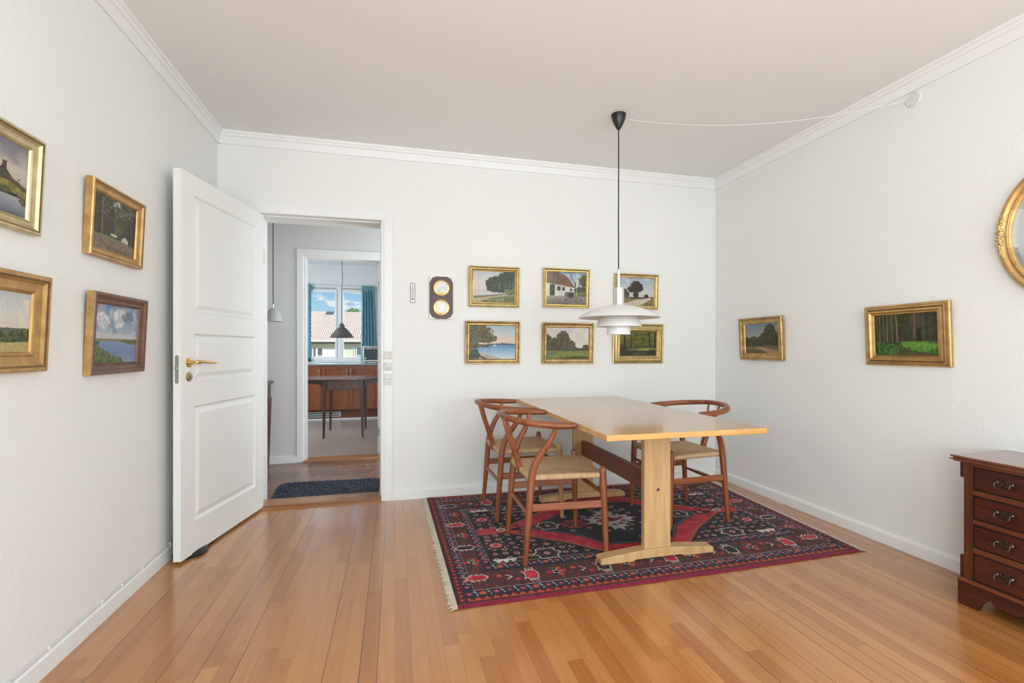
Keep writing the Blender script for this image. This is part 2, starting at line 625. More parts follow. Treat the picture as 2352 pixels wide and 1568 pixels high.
def side_wall(x0, x1):
    m = MB()
    m.box(x0, x1, YF - .2, -2.35, 0, ZC).box(x0, x1, -.85, BT, 0, ZC)
    return m.box(x0, x1, -2.35, -.85, 0, .8).box(x0, x1, -2.35, -.85, 2.3, ZC)  # openings behind the camera, added for the side fill lights


struct('floor', MB().box(XL - .1, XR + .1, YF - .2, BT - 0.1, -0.06, 0.0), M_FLOOR, 'oiled beech strip floor of the dining room')
struct('ceiling', MB().box(XL - .1, XR + .1, YF - .2, BT, ZC, ZC + 0.1), M_CEIL, 'plain off-white plaster ceiling')
struct('wall_left', side_wall(XL - .12, XL), M_WALL, 'white textured wall on the left with four paintings')
struct('wall_right', side_wall(XR, XR + .12), M_WALL, 'white textured wall on the right with the oval mirror')
wb = MB()
wb.box(XL, -0.955, YB, BT, 0, ZC)
wb.box(-0.072, XR, YB, BT, 0, ZC)
wb.box(-0.955, -0.072, YB, BT, 2.115, ZC)
struct('wall_back', wb, M_WALLB, 'white back wall with the doorway and six paintings')
wf = MB()
WX = (-0.35, 1.95)
xs = [XL, WX[0] - .75, WX[0] + .75, WX[1] - .75, WX[1] + .75, XR]
for a in (0, 2, 4):
    wf.box(xs[a], xs[a + 1], YF - .2, YF, 0, ZC)
for c in WX:
    wf.box(c - .75, c + .75, YF - .2, YF, 0, 0.1)
    wf.box(c - .75, c + .75, YF - .2, YF, 2.3, ZC)
struct('wall_front', wf, M_WALLB, 'white window wall behind the camera')
for k, c in enumerate(WX):
    f = MB()
    f.box(c - .75, c - .69, YF - .04, YF + .01, .1, 2.3).box(c + .69, c + .75, YF - .04, YF + .01, .1, 2.3)
    f.box(c - .69, c + .69, YF - .04, YF + .01, .1, .18).box(c - .69, c + .69, YF - .04, YF + .01, 2.24, 2.3).box(c - .03, c + .03, YF - .04, YF + .01, .18, 2.24)
    struct('window_%d' % (k + 2), f, M_WINP, 'white window frame behind the camera')

# cornice: same moulding on the three visible walls
CP = [(0, -.084), (.010, -.084), (.012, -.076), (.017, -.060), (.022, -.046), (.024, -.038), (.030, -.037), (.034, -.030), (.036, -.016), (.042, -.015), (.044, -.006), (.046, 0), (0, 0)]


def run(profile, side, a0, a1, z):
    m = MB()
    if side == 'back':
        m.prism([(YB - d, z + h) for d, h in profile], a0, a1, 'yz')
    elif side == 'left':
        m.prism([(XL + d, z + h) for d, h in profile], a0, a1, 'xz')
    elif side == 'right':
        m.prism([(XR - d, z + h) for d, h in profile], a0, a1, 'xz')
    return m


for k, (sd, a0, a1) in enumerate((('back', XL, XR), ('left', YF, YB), ('right', YF, YB))):
    struct('trim_%d' % (k + 1), run(CP, sd, a0, a1, ZC), M_TRIM, 'white stepped cornice along the %s wall' % sd)
BP = [(0, 0), (.014, 0), (.014, .064), (.009, .068), (.009, .073), (0, .073)]
struct('baseboard_back', run(BP, 'back', -0.016, XR, 0), M_TRIM, 'low white baseboard of the back wall')
struct('baseboard_left', run(BP, 'left', YF, YB, 0), M_TRIM, 'low white baseboard of the left wall')
BR = [(0, 0), (.016, 0), (.016, .058), (.012, .060), (.012, .064), (.007, .072), (0, .074)]
struct('baseboard_right', run(BR, 'right', YF, YB, 0), M_TRIM, 'low white baseboard of the right wall')

# dining room door: casing, lining, threshold
cas = MB()
cas.box(-1.019, -0.952, YB - .014, YB, 0, 2.15)
cas.box(-0.079, -0.016, YB - .014, YB, 0, 2.15)
cas.box(-0.952, -0.079, YB - .014, YB, 2.088, 2.15)
struct('trim_4', cas, M_TRIM, 'flat white casing around the open doorway', bevel=.003)
lin = MB()
lin.box(-0.098, -0.072, YB - .004, 3.70, 0, 2.115).box(-0.955, -0.950, YB - .004, 3.70, 0, 2.115).box(-0.950, -0.098, YB - .004, 3.70, 2.092, 2.115)
lin.box(-0.108, -0.072, 3.70, BT + .005, 0, 2.115).box(-0.955, -0.930, 3.70, BT + .005, 0, 2.115).box(-0.930, -0.108, 3.70, BT + .005, 2.082, 2.115)
struct('trim_5', lin, M_TRIM, 'white stepped door lining of the doorway', bevel=.002)
th = MB()
th.prism([(YB - .022, 0), (YB - .022, .008), (YB - .012, .013), (YB + .004, .014), (YB + .004, .020), (YB + .012, .024), (3.812, .024), (3.815, 0)], -0.925, -0.098, 'yz')
struct('trim_6', th, M_OAK, 'oak threshold board under the doorway')

# hall
HX0, HX1, HY1, HZ = -2.2, 1.1, 5.09, 2.6
struct('floor_hall', MB().box(HX0, HX1, BT - 0.1, HY1 + .12, -0.06, 0.0), M_HFLOOR, 'darker strip floor of the hall')
struct('ceiling_hall', MB().box(HX0, HX1, BT, HY1, HZ, HZ + .1), M_HALL, 'hall ceiling')
struct('wall_hall_left', MB().box(HX0 - .1, HX0, BT, HY1, 0, HZ), M_HALL, 'left end wall of the hall')
struct('wall_hall_right', MB().box(HX1, HX1 + .1, BT, 4.1, 0, HZ).box(HX1, HX1 + .1, 4.9, HY1, 0, HZ).box(HX1, HX1 + .1, 4.1, 4.9, 0, .5).box(HX1, HX1 + .1, 4.1, 4.9, 2.3, HZ), M_HALL, 'right end wall of the hall with its window')
struct('wall_hall_front', MB().box(HX0, XL, YB, BT, 0, HZ), M_HALL, 'hall side wall')
KY0, KX0, KX1, KY1, KZ = 5.21, -2.6, 0.35, 8.62, 2.59
hw = MB()
hw.box(KX0, -0.885, HY1, KY0, 0, ZC)
hw.box(-0.09, HX1, HY1, KY0, 0, ZC)
hw.box(-0.885, -0.09, HY1, KY0, 2.07, ZC)
struct('wall_hall_back', hw, M_HALL, 'grey hall wall around the kitchen doorway')
c2 = MB()
c2.box(-0.95, -0.889, HY1 - .013, HY1, 0, 2.135)
c2.box(-0.10, -0.03, HY1 - .013, HY1, 0, 2.135)
c2.box(-0.889, -0.10, HY1 - .013, HY1, 2.068, 2.135)
struct('trim_7', c2, M_TRIM, 'white casing around the kitchen doorway', bevel=.003)
l2 = MB()
l2.box(-0.889, -0.869, HY1 - .006, KY0 + .004, 0, 2.07).box(-0.12, -0.09, HY1 - .006, KY0 + .004, 0, 2.07).box(-0.869, -0.12, HY1 - .006, KY0 + .004, 2.052, 2.07)
struct('trim_8', l2, M_TRIM, 'white lining of the kitchen doorway')
t2 = MB()
t2.prism([(HY1 - .03, 0), (HY1 - .03, .010), (HY1 - .01, .018), (KY0 + .02, .018), (KY0 + .02, 0)], -0.889, -0.11, 'yz')
struct('trim_9', t2, M_OAK, 'narrow oak threshold at the kitchen doorway')
struct('baseboard_hall', MB().box(HX0, -0.95, HY1 - .014, HY1, 0, .066), M_TRIM, 'white baseboard in the hall')

# kitchen
struct('floor_kitchen', MB().box(KX0, KX1, HY1 + .12, KY1, -0.06, 0.0), M_VINYL, 'grey brown vinyl kitchen floor')
struct('ceiling_kitchen', MB().box(KX0, KX1, KY0, KY1, KZ, KZ + .1), M_KIT, 'kitchen ceiling')
struct('wall_kitchen_left', MB().box(KX0 - .1, KX0, KY0, 6.0, 0, KZ).box(KX0 - .1, KX0, 7.5, KY1 + .2, 0, KZ).box(KX0 - .1, KX0, 6.0, 7.5, 0, .95).box(KX0 - .1, KX0, 6.0, 7.5, 2.25, KZ), M_KIT, 'left kitchen wall')  # unseen opening added for the kitchen side fill
struct('wall_kitchen_right', MB().box(KX1, KX1 + .1, KY0, KY1 + .2, 0, KZ), M_KIT, 'right kitchen wall')
kw = MB()
WX0, WX1, WZ0, WZ1 = -1.50, -0.33, 0.925, 2.215
kw.box(KX0, WX0, KY1, KY1 + .2, 0, KZ + .1).box(WX1, KX1, KY1, KY1 + .2, 0, KZ + .1)
kw.box(WX0, WX1, KY1, KY1 + .2, 0, WZ0).box(WX0, WX1, KY1, KY1 + .2, WZ1, KZ + .1)
struct('wall_kitchen_back', kw, M_KIT, 'pale kitchen wall around the window')
# kitchen window: outer frame and mullion with two sashes
M_GLASS = bpy.data.materials.new('clear_window_glass')
M_GLASS.use_nodes = True
tg = NT(M_GLASS.node_tree)
gt = tg.n('ShaderNodeBsdfTransparent')
gt.inputs[0].default_value = (0.97, 0.985, 0.985, 1)
gg = tg.n('ShaderNodeBsdfGlossy')
gg.inputs['Roughness'].default_value = 0.01
gm = tg.n('ShaderNodeMixShader')
gm.inputs[0].default_value = 0.05
tg.l(gt.outputs[0], gm.inputs[1])
tg.l(gg.outputs[0], gm.inputs[2])
go = tg.n('ShaderNodeOutputMaterial')
tg.l(gm.outputs[0], go.inputs[0])
fr = MB()
Y0, Y1 = KY1 + .0, KY1 + .09
fr.box(WX0, WX0 + .05, Y0, Y1, WZ0, WZ1).box(WX1 - .05, WX1, Y0, Y1, WZ0, WZ1)
fr.box(WX0 + .05, WX1 - .05, Y0, Y1, WZ0, WZ0 + .035).box(WX0 + .05, WX1 - .05, Y0, Y1, WZ1 - .055, WZ1)
fr.box(-0.965, -0.895, Y0, Y1, WZ0 + .035, WZ1 - .055)
win = struct('window_1', fr, M_WINP, 'white kitchen window with two casements', bevel=.004)
for (a, b) in ((WX0 + .05, -0.965), (-0.895, WX1 - .05)):
    MB().box(a + .02, b - .01, Y0 - .006, Y0 + .001, WZ1 - .040, WZ1 - .032).build('vent_strip', pmat('dark_vent', (.06, .06, .07), .6), win)
    s = MB()
    z0, z1 = WZ0 + .035, WZ1 - .055
    s.box(a + .004, a + .035, Y0 - .012, Y1 - .03, z0 + .004, z1 - .004).box(b - .035, b - .004, Y0 - .012, Y1 - .03, z0 + .004, z1 - .004)
    s.box(a + .035, b - .035, Y0 - .012, Y1 - .03, z0 + .004, z0 + .04).box(a + .035, b - .035, Y0 - .012, Y1 - .03, z1 - .045, z1 - .004)
    so = s.build('sash', M_WINP, win, bevel=.003)
    MB().box(a + .035, b - .035, Y0 + .02, Y0 + .024, z0 + .04, z1 - .045).build('pane', M_GLASS, so)
struct('trim_10', MB().box(WX0 - .02, WX1 + .02, KY1 - .03, KY1 + .002, WZ0 - .022, WZ0), M_WINP, 'white sill of the kitchen window')
struct('trim_11', MB().box(KX0, KX1, 8.045, 8.06, 0, .022), M_TRIM, 'thin white strip under the kitchen plinth')

# ================================================================== DOORS
def leaf(parent_name, W_, H, T, label, both=True):
    """panelled leaf; local x from hinge (0) to free edge (W), y thickness towards -y is the visible face"""
    rails = [(0.19, 0.82), (0.955, 1.215), (1.33, 1.97)]
    px0, px1 = 0.105, W_ - 0.107
    m = MB()
    d = 0.012
    # body pieces: stiles and rails
    m.box(0, px0, -T / 2, T / 2, 0, H).box(px1, W_, -T / 2, T / 2, 0, H)
    zz = [0] + [q for r in rails for q in (r[0] - .015, r[1] - .015)] + [H]
    for k in range(0, len(zz), 2):
        m.box(px0, px1, -T / 2, T / 2, zz[k], zz[k + 1])
    o = struct(parent_name, m, M_DOOR, label)
    for r in rails:
        z0, z1 = r[0] - .015, r[1] - .015
        p = MB()
        for sgn in (-1, 1):
            prof = [(0, T / 2), (.006, T / 2 - .006), (.012, T / 2 - .011), (.020, T / 2 - .011), (.026, T / 2 - .009), (.045, T / 2 - .002)]
            cx, cz = (px0 + px1) / 2, (z0 + z1) / 2
            w_, h_ = px1 - px0, z1 - z0
            for a in range(len(prof) - 1):
                (t0, d0), (t1, d1) = prof[a], prof[a + 1]
                r0 = [(cx - w_ / 2 + t0, sgn * d0, cz - h_ / 2 + t0), (cx + w_ / 2 - t0, sgn * d0, cz - h_ / 2 + t0), (cx + w_ / 2 - t0, sgn * d0, cz + h_ / 2 - t0), (cx - w_ / 2 + t0, sgn * d0, cz + h_ / 2 - t0)]
                r1 = [(cx - w_ / 2 + t1, sgn * d1, cz - h_ / 2 + t1), (cx + w_ / 2 - t1, sgn * d1, cz - h_ / 2 + t1), (cx + w_ / 2 - t1, sgn * d1, cz + h_ / 2 - t1), (cx - w_ / 2 + t1, sgn * d1, cz + h_ / 2 - t1)]
                p.add(r0 + r1, [(i, (i + 1) % 4, 4 + (i + 1) % 4, 4 + i) for i in range(4)])
            t, dd = prof[-1]
            p.add([(cx - w_ / 2 + t, sgn * dd, cz - h_ / 2 + t), (cx + w_ / 2 - t, sgn * dd, cz - h_ / 2 + t), (cx + w_ / 2 - t, sgn * dd, cz + h_ / 2 - t), (cx - w_ / 2 + t, sgn * dd, cz + h_ / 2 - t)], [(0, 1, 2, 3)])
        p.build('door_panel', M_DOOR, o)
    return o


DW, DH, DT = 0.865, 2.064, 0.04
d1 = leaf('door_1', DW, DH, DT, 'white three panel door standing open into the dining room')
# hinge at the back wall, swung 102 degrees into the room
hx, hy = -0.903, 3.640
ang = math.atan2(2.816 - 3.661, -1.088 + 0.903)
c_, s_ = math.cos(ang), math.sin(ang)
# visible face is the one towards +x: local +y after rotation
d1.location = (-0.9225, 3.664, 0.016)
d1.rotation_euler = (0, 0, ang)


def handle(parent, sx, side):
    m = MB()
    y0 = side * DT / 2
    hd = MB()
    ax = []
    for r, h in ((.026, 0), (.026, .006), (.022, .009), (.0, .009)):
        ax.append((r, -side * h))
    hd.lathe([(r, h) for r, h in ax], 24, (sx, y0, 1.044), 'y')
    pts = [(sx, y0, 1.044), (sx, y0 + side * .03, 1.044), (sx - .012, y0 + side * .047, 1.045), (sx - .05, y0 + side * .052, 1.046), (sx - .10, y0 + side * .050, 1.042), (sx - .165, y0 + side * .046, 1.038)]
    cr = crom([tuple(p) + (r,) for p, r in zip(pts, (.009, .009, .010, .009, .0085, .0075))], 5)
    hd.tube([q[:3] for q in cr], [q[3] for q in cr], 12)
    o = hd.build('door_handle', M_BRASS, parent, smooth=40)
    return o


sx = DW - 0.062
for side in (1, -1):
    handle(d1, sx, side)
    kh = MB().lathe([(.025, 0), (.025, -side * .005), (.021, -side * .008), (0, -side * .008)], 24, (sx, side * DT / 2, .967), 'y')
    ko = kh.build('keyhole_plate', pmat('brushed_brass', (0.55, 0.44, 0.24), 0.35, 1.0), d1, smooth=40)
    MB().box(sx - .003, sx + .003, side * DT / 2 + side * .0075, side * DT / 2 + side * .009, .957, .979).build('keyhole', M_BLACK, ko)
lk = MB()
n = 12
pl = [(-.0095 + .0095 + math.cos(math.pi * k / n) * .0095, 1.083 - .0095 + math.sin(math.pi * k / n) * .0095) for k in range(n + 1)]
pl += [(math.cos(math.pi + math.pi * k / n) * .0095, .934 + .0095 + math.sin(math.pi + math.pi * k / n) * .0095) for k in range(n + 1)]
lk.prism([(p[0], p[1]) for p in pl], DW - .001, DW + .0015, 'yz')
lo = lk.build('lock_plate', M_STEEL, d1)
MB().box(DW + .001, DW + .010, -.0075, .0075, 1.008, 1.022).build('latch', M_STEEL, lo, bevel=.002)
for z in (0.25, 1.72):
    MB().lathe([(0, 0), (.007, 0), (.007, .10), (0, .10)], 12, (-.006, DT / 2 + .002, z)).build('hinge', M_WHITEP, d1, smooth=40)

# kitchen door, opened into the kitchen: seen from its hinged edge
d2 = leaf('door_2', 0.72, 2.03, 0.04, 'white kitchen door folded open beside the doorway')
d2.location = (-0.158, 5.235, 0.012)
d2.rotation_euler = (0, 0, math.radians(88.5))
for z in (0.20, 1.76):
    hm = MB().box(-.0015, 0, -.015, .012, z, z + .085)
    hm.lathe([(0, 0), (.0065, 0), (.0065, .085), (0, .085)], 12, (-.005, .012, z))
    hm.build('hinge', M_STEEL, d2, smooth=40)

# round dark door stop behind the open door
ds = MB().lathe([(0, 0), (.085, 0), (.088, .008), (.080, .020), (.04, .026), (0, .027)], 32)
o = ds.build('door_stop', M_BLACK, None, smooth=50, loc=(-1.105, 2.975, 0.0))
tag(o, 'black round floor weight under the open white door', 'door stop')
# cable clipped along the left baseboard
cb = thing('wall_cable', 'thin white cable clipped along the top of the left baseboard', 'cable', (XL, 1.6, 0.078))
MB().tube([(.006, y - 1.6, .003) for y in np.linspace(0.6, 3.2, 14)], .0028, 8).build('cable', M_WHITEP, cb, smooth=40)
for y in (2.925, 2.64, 2.461, 2.316, 2.006, 1.55):
    MB().box(0, .012, y - 1.6 - .008, y - 1.6 + .008, -.006, .009).build('cable_clip', M_WHITEP, cb, bevel=.003)

# ================================================================== WISHBONE CHAIRS
def make_chair(label, pale=False):
    t = thing('wishbone_chair', label, 'chair', group='wishbone chairs around the trestle table')
    # local frame: x forward (towards the table), y left, z up
    # steam bent top rail
    pts = []
    half = [(.032, .272, .722), (-.03, .274, .724), (-.10, .266, .728), (-.18, .235, .735), (-.245, .180, .742), (-.29, .10, .750), (-.305, 0, .753)]
    full = half + [(x, -y, z) for x, y, z in reversed(half[:-1])]
    rad = [.0175, .0195, .0200, .0195, .0190, .0180, .0175]
    rad = rad + list(reversed(rad[:-1]))
    cr = crom([p + (r,) for p, r in zip(full, rad)], 7)
    # rounded ends
    e0 = [(.046, .271, .7218, .004), (.043, .271, .7218, .0115)]
    e1 = [(a, -b, c, d) for a, b, c, d in reversed(e0)]
    al = [np.array(q) for q in e0] + cr + [np.array(q) for q in e1]
    MB().tube([q[:3] for q in al], [q[3] for q in al], 16, flat=(1.05, .92)).build('top_rail', M_TEAK, t, smooth=50)
    for s in (-1, 1):
        # rear leg sweeps forward above the seat to carry the rail
        rl = [(-.222, .217, 0, .0125), (-.212, .213, .12, .0155), (-.199, .209, .28, .0185), (-.188, .206, .42, .0200), (-.174, .210, .50, .0195), (-.140, .225, .575, .0180), (-.098, .243, .64, .0155), (-.078, .258, .69, .0130), (-.070, .266, .722, .0115)]
        cr = crom([(x, s * y, z, r) for x, y, z, r in rl], 6)
        MB().tube([q[:3] for q in cr], [q[3] for q in cr], 14).build('leg', M_TEAKZ, t, smooth=50)
        # front leg with a domed top
        fl = [(.222, .232, 0, .0125), (.220, .229, .10, .0150), (.214, .225, .25, .0180), (.208, .222, .40, .0195), (.206, .221, .455, .0195), (.2055, .221, .475, .0185), (.205, .221, .486, .0145), (.205, .221, .492, .008), (.205, .221, .4945, .001)]
        o = MB().tube([(x, s * y, z) for x, y, z, r in fl], [r for *_, r in fl], 16).build('leg', M_PALE if (pale and s < 0) else M_TEAKZ, t, smooth=50)
        if pale and s < 0:
            o['label'] = 'pale unstained beech leg'
        # flat side stretcher
        m = MB()
        m.bar((-.198, s * .210, .292), (.212, s * .224, .292), .013, .040)
        m.build('stretcher', M_TEAK, t, bevel=.004)
    # thin turned front and rear stretchers
    for (x, y, z, fat) in ((-.203, .205, .255, .012), (.210, .216, .345, .012)):
        ys = np.linspace(-y, y, 15)
        MB().tube([(x, q, z) for q in ys], [.006 + (fat - .006) * math.cos(q / y * math.pi / 2) ** .7 for q in ys], 12).build('stretcher', M_TEAK, t, smooth=50)
    # rear seat rail carries the splat
    MB().tube([(-.190, q, .432) for q in np.linspace(-.19, .19, 9)], .012, 12).build('seat_rail', M_TEAK, t, smooth=50)
    # wishbone splat: stem that forks into two prongs
    m = MB()
    for s in (-1, 1):
        c = crom([(-.190, s * .014, .425, .017), (-.205, s * .014, .48, .015), (-.228, s * .020, .55, .0135), (-.262, s * .038, .65, .0105), (-.288, s * .055, .742, .009)], 6)
        m.tube([q[:3] for q in c], [q[3] for q in c], 10, flat=(1.0, .42))
    m.build('splat', M_TEAK, t, smooth=50)
    # woven papercord seat, dished to the middle
    N = 41
    m = MB()
    xr, xf, yr, yf, R = -.205, .222, .197, .228, .017

    def pos(a, b):
        x = xr + (xf - xr) * (a + 1) / 2
        hw = yr + (yf - yr) * (a + 1) / 2
        return x, b * hw, hw
    lin = np.sin(np.linspace(-1, 1, N) * math.pi / 2)
    top, bot = [], []
    for a in lin:
        for b in lin:
            x, y, hw = pos(a, b)
            d = min(x - xr, xf - x, hw - abs(y))
            h = R * math.sqrt(max(0, 1 - ((R - min(d, R)) / R) ** 2))
            e = max(abs(a), abs(b))
            dip = .016 * (1 - e) ** 1.0 * (1 if d > R else d / R)
            # diagonal creases where the four cord fields meet
            cr_ = abs(abs(a) - abs(b))
            crease = .003 * math.exp(-(cr_ / .05) ** 2) * (1 if d > R else 0)
            top.append((x, y, .443 + h - dip - crease))
            bot.append((x, y, .443 - h + .3 * dip))
    vs = top + bot
    fs = []
    for i in range(N - 1):
        for j in range(N - 1):
            a = i * N + j
            fs.append((a, a + N, a + N + 1, a + 1))
            fs.append((a + N * N, a + 1 + N * N, a + N + 1 + N * N, a + N + N * N))
    m.add(vs, fs)
    m.build('seat', M_CORD, t, smooth=60)
    return t


# papercord material: cord direction changes in the four fields
M_CORD = bpy.data.materials.new('woven_papercord')
M_CORD.use_nodes = True
t_ = NT(M_CORD.node_tree)
b_ = t_.n('ShaderNodeBsdfPrincipled')
o_ = t_.n('ShaderNodeOutputMaterial')
t_.l(b_.outputs[0], o_.inputs[0])
tc_ = t_.n('ShaderNodeTexCoord')
sp_ = t_.n('ShaderNodeSeparateXYZ')
t_.l(tc_.outputs['Object'], sp_.inputs[0])
X_, Y_ = sp_.outputs[0], sp_.outputs[1]
ax_ = t_.math('DIVIDE', t_.math('ABSOLUTE', t_.math('SUBTRACT', X_, .0085)), .2135)
hw_ = t_.math('ADD', t_.math('MULTIPLY', X_, .0726), .212)
ay_ = t_.math('DIVIDE', t_.math('ABSOLUTE', Y_), hw_)
side_ = t_.math('GREATER_THAN', ay_, ax_)
co_ = t_.math('ADD', t_.math('MULTIPLY', side_, X_), t_.math('MULTIPLY', t_.math('SUBTRACT', 1.0, side_), Y_))
wv_ = t_.math('SINE', t_.math('MULTIPLY', co_, 2 * math.pi / .0042))
wn_ = t_.noise(t_.mapping(tc_.outputs['Object'], (1, 1, 1)), 45, 4, .6)
rnd_ = t_.n('ShaderNodeTexWhiteNoise', noise_dimensions='1D')
t_.l(t_.math('FLOOR', t_.math('MULTIPLY', co_, 1 / .0042)), rnd_.inputs['W'])
mx_ = t_.math('ADD', t_.math('MULTIPLY', wv_, .12), t_.math('ADD', t_.math('MULTIPLY', wn_, .5), t_.math('MULTIPLY', rnd_.outputs['Value'], .3)))
t_.l(t_.ramp(mx_, [(0.05, srgb(168, 132, 94)), (0.35, srgb(206, 170, 130)), (0.8, srgb(226, 196, 158))]), b_.inputs['Base Color'])
b_.inputs['Roughness'].default_value = 0.75
bp_ = t_.n('ShaderNodeBump')
bp_.inputs['Strength'].default_value = 0.6
bp_.inputs['Distance'].default_value = 0.0015
t_.l(wv_, bp_.inputs['Height'])
t_.l(bp_.outputs[0], b_.inputs['Normal'])

RZ = 0.013   # the rug lifts what stands on it
ch1 = make_chair('reddish brown wishbone chair nearest the camera, left of the table')
ch1.location = (0.880, 2.563, RZ)
ch1.rotation_euler = (0, 0, math.radians(-1.0))
ch2 = make_chair('reddish brown wishbone chair by the back wall with one pale front leg', True)
ch2.location = (0.858, 3.205, RZ)
ch2.rotation_euler = (0, 0, math.radians(1.0))
ch3 = copy_tree(ch1)
ch3['label'] = 'reddish brown wishbone chair alone on the right side of the table'
ch3.location = (1.872, 2.842, RZ)
ch3.rotation_euler = (0, 0, math.radians(182))
ch3.scale = (1, 1, .985)

# ================================================================== TRESTLE TABLE
tb = thing('trestle_table', 'pale beech trestle dining table with a brown lower rail, on the red rug', 'table', (1.37, 2.80, RZ))
TX, TY = 1.37, 2.80
m = MB().box(.930 - TX, 1.793 - TX, 1.966 - TY, 3.618 - TY, .740 - .028 - RZ, .740 - RZ)
top = m.build('tabletop', [M_TOP, M_EDGE], tb, bevel=.003)
for p in top.data.polygons:
    p.material_index = 0 if abs(p.normal.z) > .5 else 1
for yc in (2.287, 3.315):
    y0 = yc - .019
    MB().box(-.079, .079, y0 - TY, y0 + .038 - TY, .045, .712 - RZ).build('post', M_POST, tb, bevel=.006, segs=3)
    prof = [(-.335, .0), (-.150, .0), (-.142, .006), (-.13, .009), (.13, .009), (.142, .006), (.150, .0), (.335, .0), (.335, .028), (.325, .034), (.12, .052), (.079, .054), (-.079, .054), (-.12, .052), (-.325, .034), (-.335, .028)]
    MB().prism(prof, yc - .034 - TY, yc + .034 - TY, 'xz').build('foot', M_POST, tb, bevel=.003)
    sc = MB().lathe([(.0, .002), (.006, .0025), (.009, .001), (.009, -.002)], 16, (0, yc - .019 - TY, .378 - RZ), 'y')
    if yc < 3:
        sc.build('screw_cap', M_ABRASS, tb, smooth=50)
MB().box(-.018, .018, 2.306 - TY, 3.296 - TY, .342 - RZ, .448 - RZ).build('lower_rail', M_STR, tb, bevel=.003)

# ================================================================== WHITE TIERED PENDANT
LX, LY = 1.393, 2.771
lp = thing('tiered_pendant_lamp', 'white three tier pendant lamp with chrome stem above the table', 'lamp', (LX, LY, ZC))
z = lambda h: h - ZC
MB().lathe([(.003, z(2.536)), (.008, z(2.537)), (.014, z(2.545)), (.026, z(2.566)), (.038, z(2.592)), (.045, z(2.618)), (.047, z(2.634)), (0, z(2.6345))], 32).build('ceiling_cup', M_BLACK, lp, smooth=50)
MB().tube([(0, 0, z(2.54)), (.0008, 0, z(2.3)), (-.0006, 0, z(2.0)), (0, 0, z(1.64))], .0036, 10).build('cord', M_CORDK, lp, smooth=60)
MB().lathe([(0, z(1.642)), (.0105, z(1.641)), (.0105, z(1.52)), (0, z(1.52))], 24).build('stem', M_CHROME, lp, smooth=40)
MB().lathe([(0, z(1.523)), (.036, z(1.522)), (.037, z(1.516)), (.036, z(1.512)), (.033, z(1.511)), (.033, z(1.508)), (.035, z(1.507)), (.035, z(1.425)), (.039, z(1.423)), (.040, z(1.416)), (.037, z(1.412)), (0, z(1.412))], 32).build('socket_housing', M_CHROME, lp, smooth=40)


def shell(prof, th):
    up = list(prof)
    dn = [(max(r - th * .3, .0), h - th) for r, h in reversed(prof)]
    return up + dn


s1 = [(.022, z(1.4155)), (.06, z(1.413)), (.105, z(1.404)), (.150, z(1.390)), (.195, z(1.371)), (.232, z(1.351)), (.2575, z(1.333))]
MB().lathe(shell(s1, .0022), 64).build('large_shade', M_OPAL, lp, smooth=50)
s2 = [(.022, z(1.396)), (.055, z(1.390)), (.085, z(1.371)), (.110, z(1.345)), (.130, z(1.313)), (.145, z(1.277))]
MB().lathe(shell(s2, .0022), 48).build('middle_shade', M_OPAL, lp, smooth=50)
s3 = [(.022, z(1.318)), (.055, z(1.315)), (.068, z(1.306)), (.0735, z(1.29)), (.0745, z(1.24)), (.0735, z(1.226)), (.069, z(1.223)), (.0, z(1.224))]
MB().lathe(s3, 40).build('small_shade', M_OPALG, lp, smooth=50)
MB().lathe([(0, z(1.42)), (.012, z(1.42)), (.012, z(1.31)), (0, z(1.31))], 16).build('lamp_holder', M_STEEL, lp, smooth=40)
# loose white flex from the wall plate to the ceiling cup
PX, PY, PZ = XR, 1.988, 2.507
wp = thing('cable_plate', 'round white cable outlet plate high on the right wall', 'wall plate', (PX, PY, PZ), math.radians(-90))
MB().lathe([(.040, 0), (.040, .004), (.036, .008), (0, .0085)], 40, (0, 0, 0), 'y').build('cover', M_WHITEP, wp, smooth=40)
for (a, b) in ((.022, .026), (-.022, -.026), (0, .003)):
    MB().lathe([(0, .0095), (.0024, .0095), (.0024, .008)], 10, (a * .6, 0, b), 'y').build('screw', M_STEEL, wp)
A_, B_ = Vector((XR - .010, 1.990, 2.508)), Vector((LX + .045, LY - .01, 2.607))
pts = []
for k in range(33):
    t = k / 32
    p = A_.lerp(B_, t)
    p.z -= .085 * 4 * t * (1 - t)
    pts.append(p)
cb2 = MB().tube([p - pts[16] for p in pts], .0022, 8).build('lamp_flex', M_WHITEP, None, smooth=60, loc=tuple(pts[16]))
tag(cb2, 'slack white flex strung from the right wall to the black ceiling cup', 'cable')

# ================================================================== CHEST OF DRAWERS
CXF, CY1, CH = 2.45, 1.560, .66
CY0 = CY1 - .78
cd = thing('chest_of_drawers', 'small dark mahogany chest of four drawers on bracket feet by the right wall', 'chest of drawers', ((CXF + XR) / 2, (CY0 + CY1) / 2, 0))
ox, oy = -(CXF + XR) / 2, -(CY0 + CY1) / 2


def cbx(m, x0, x1, y0, y1, z0, z1):
    return m.box(x0 + ox, x1 + ox, y0 + oy, y1 + oy, z0, z1)


BK = XR - .012
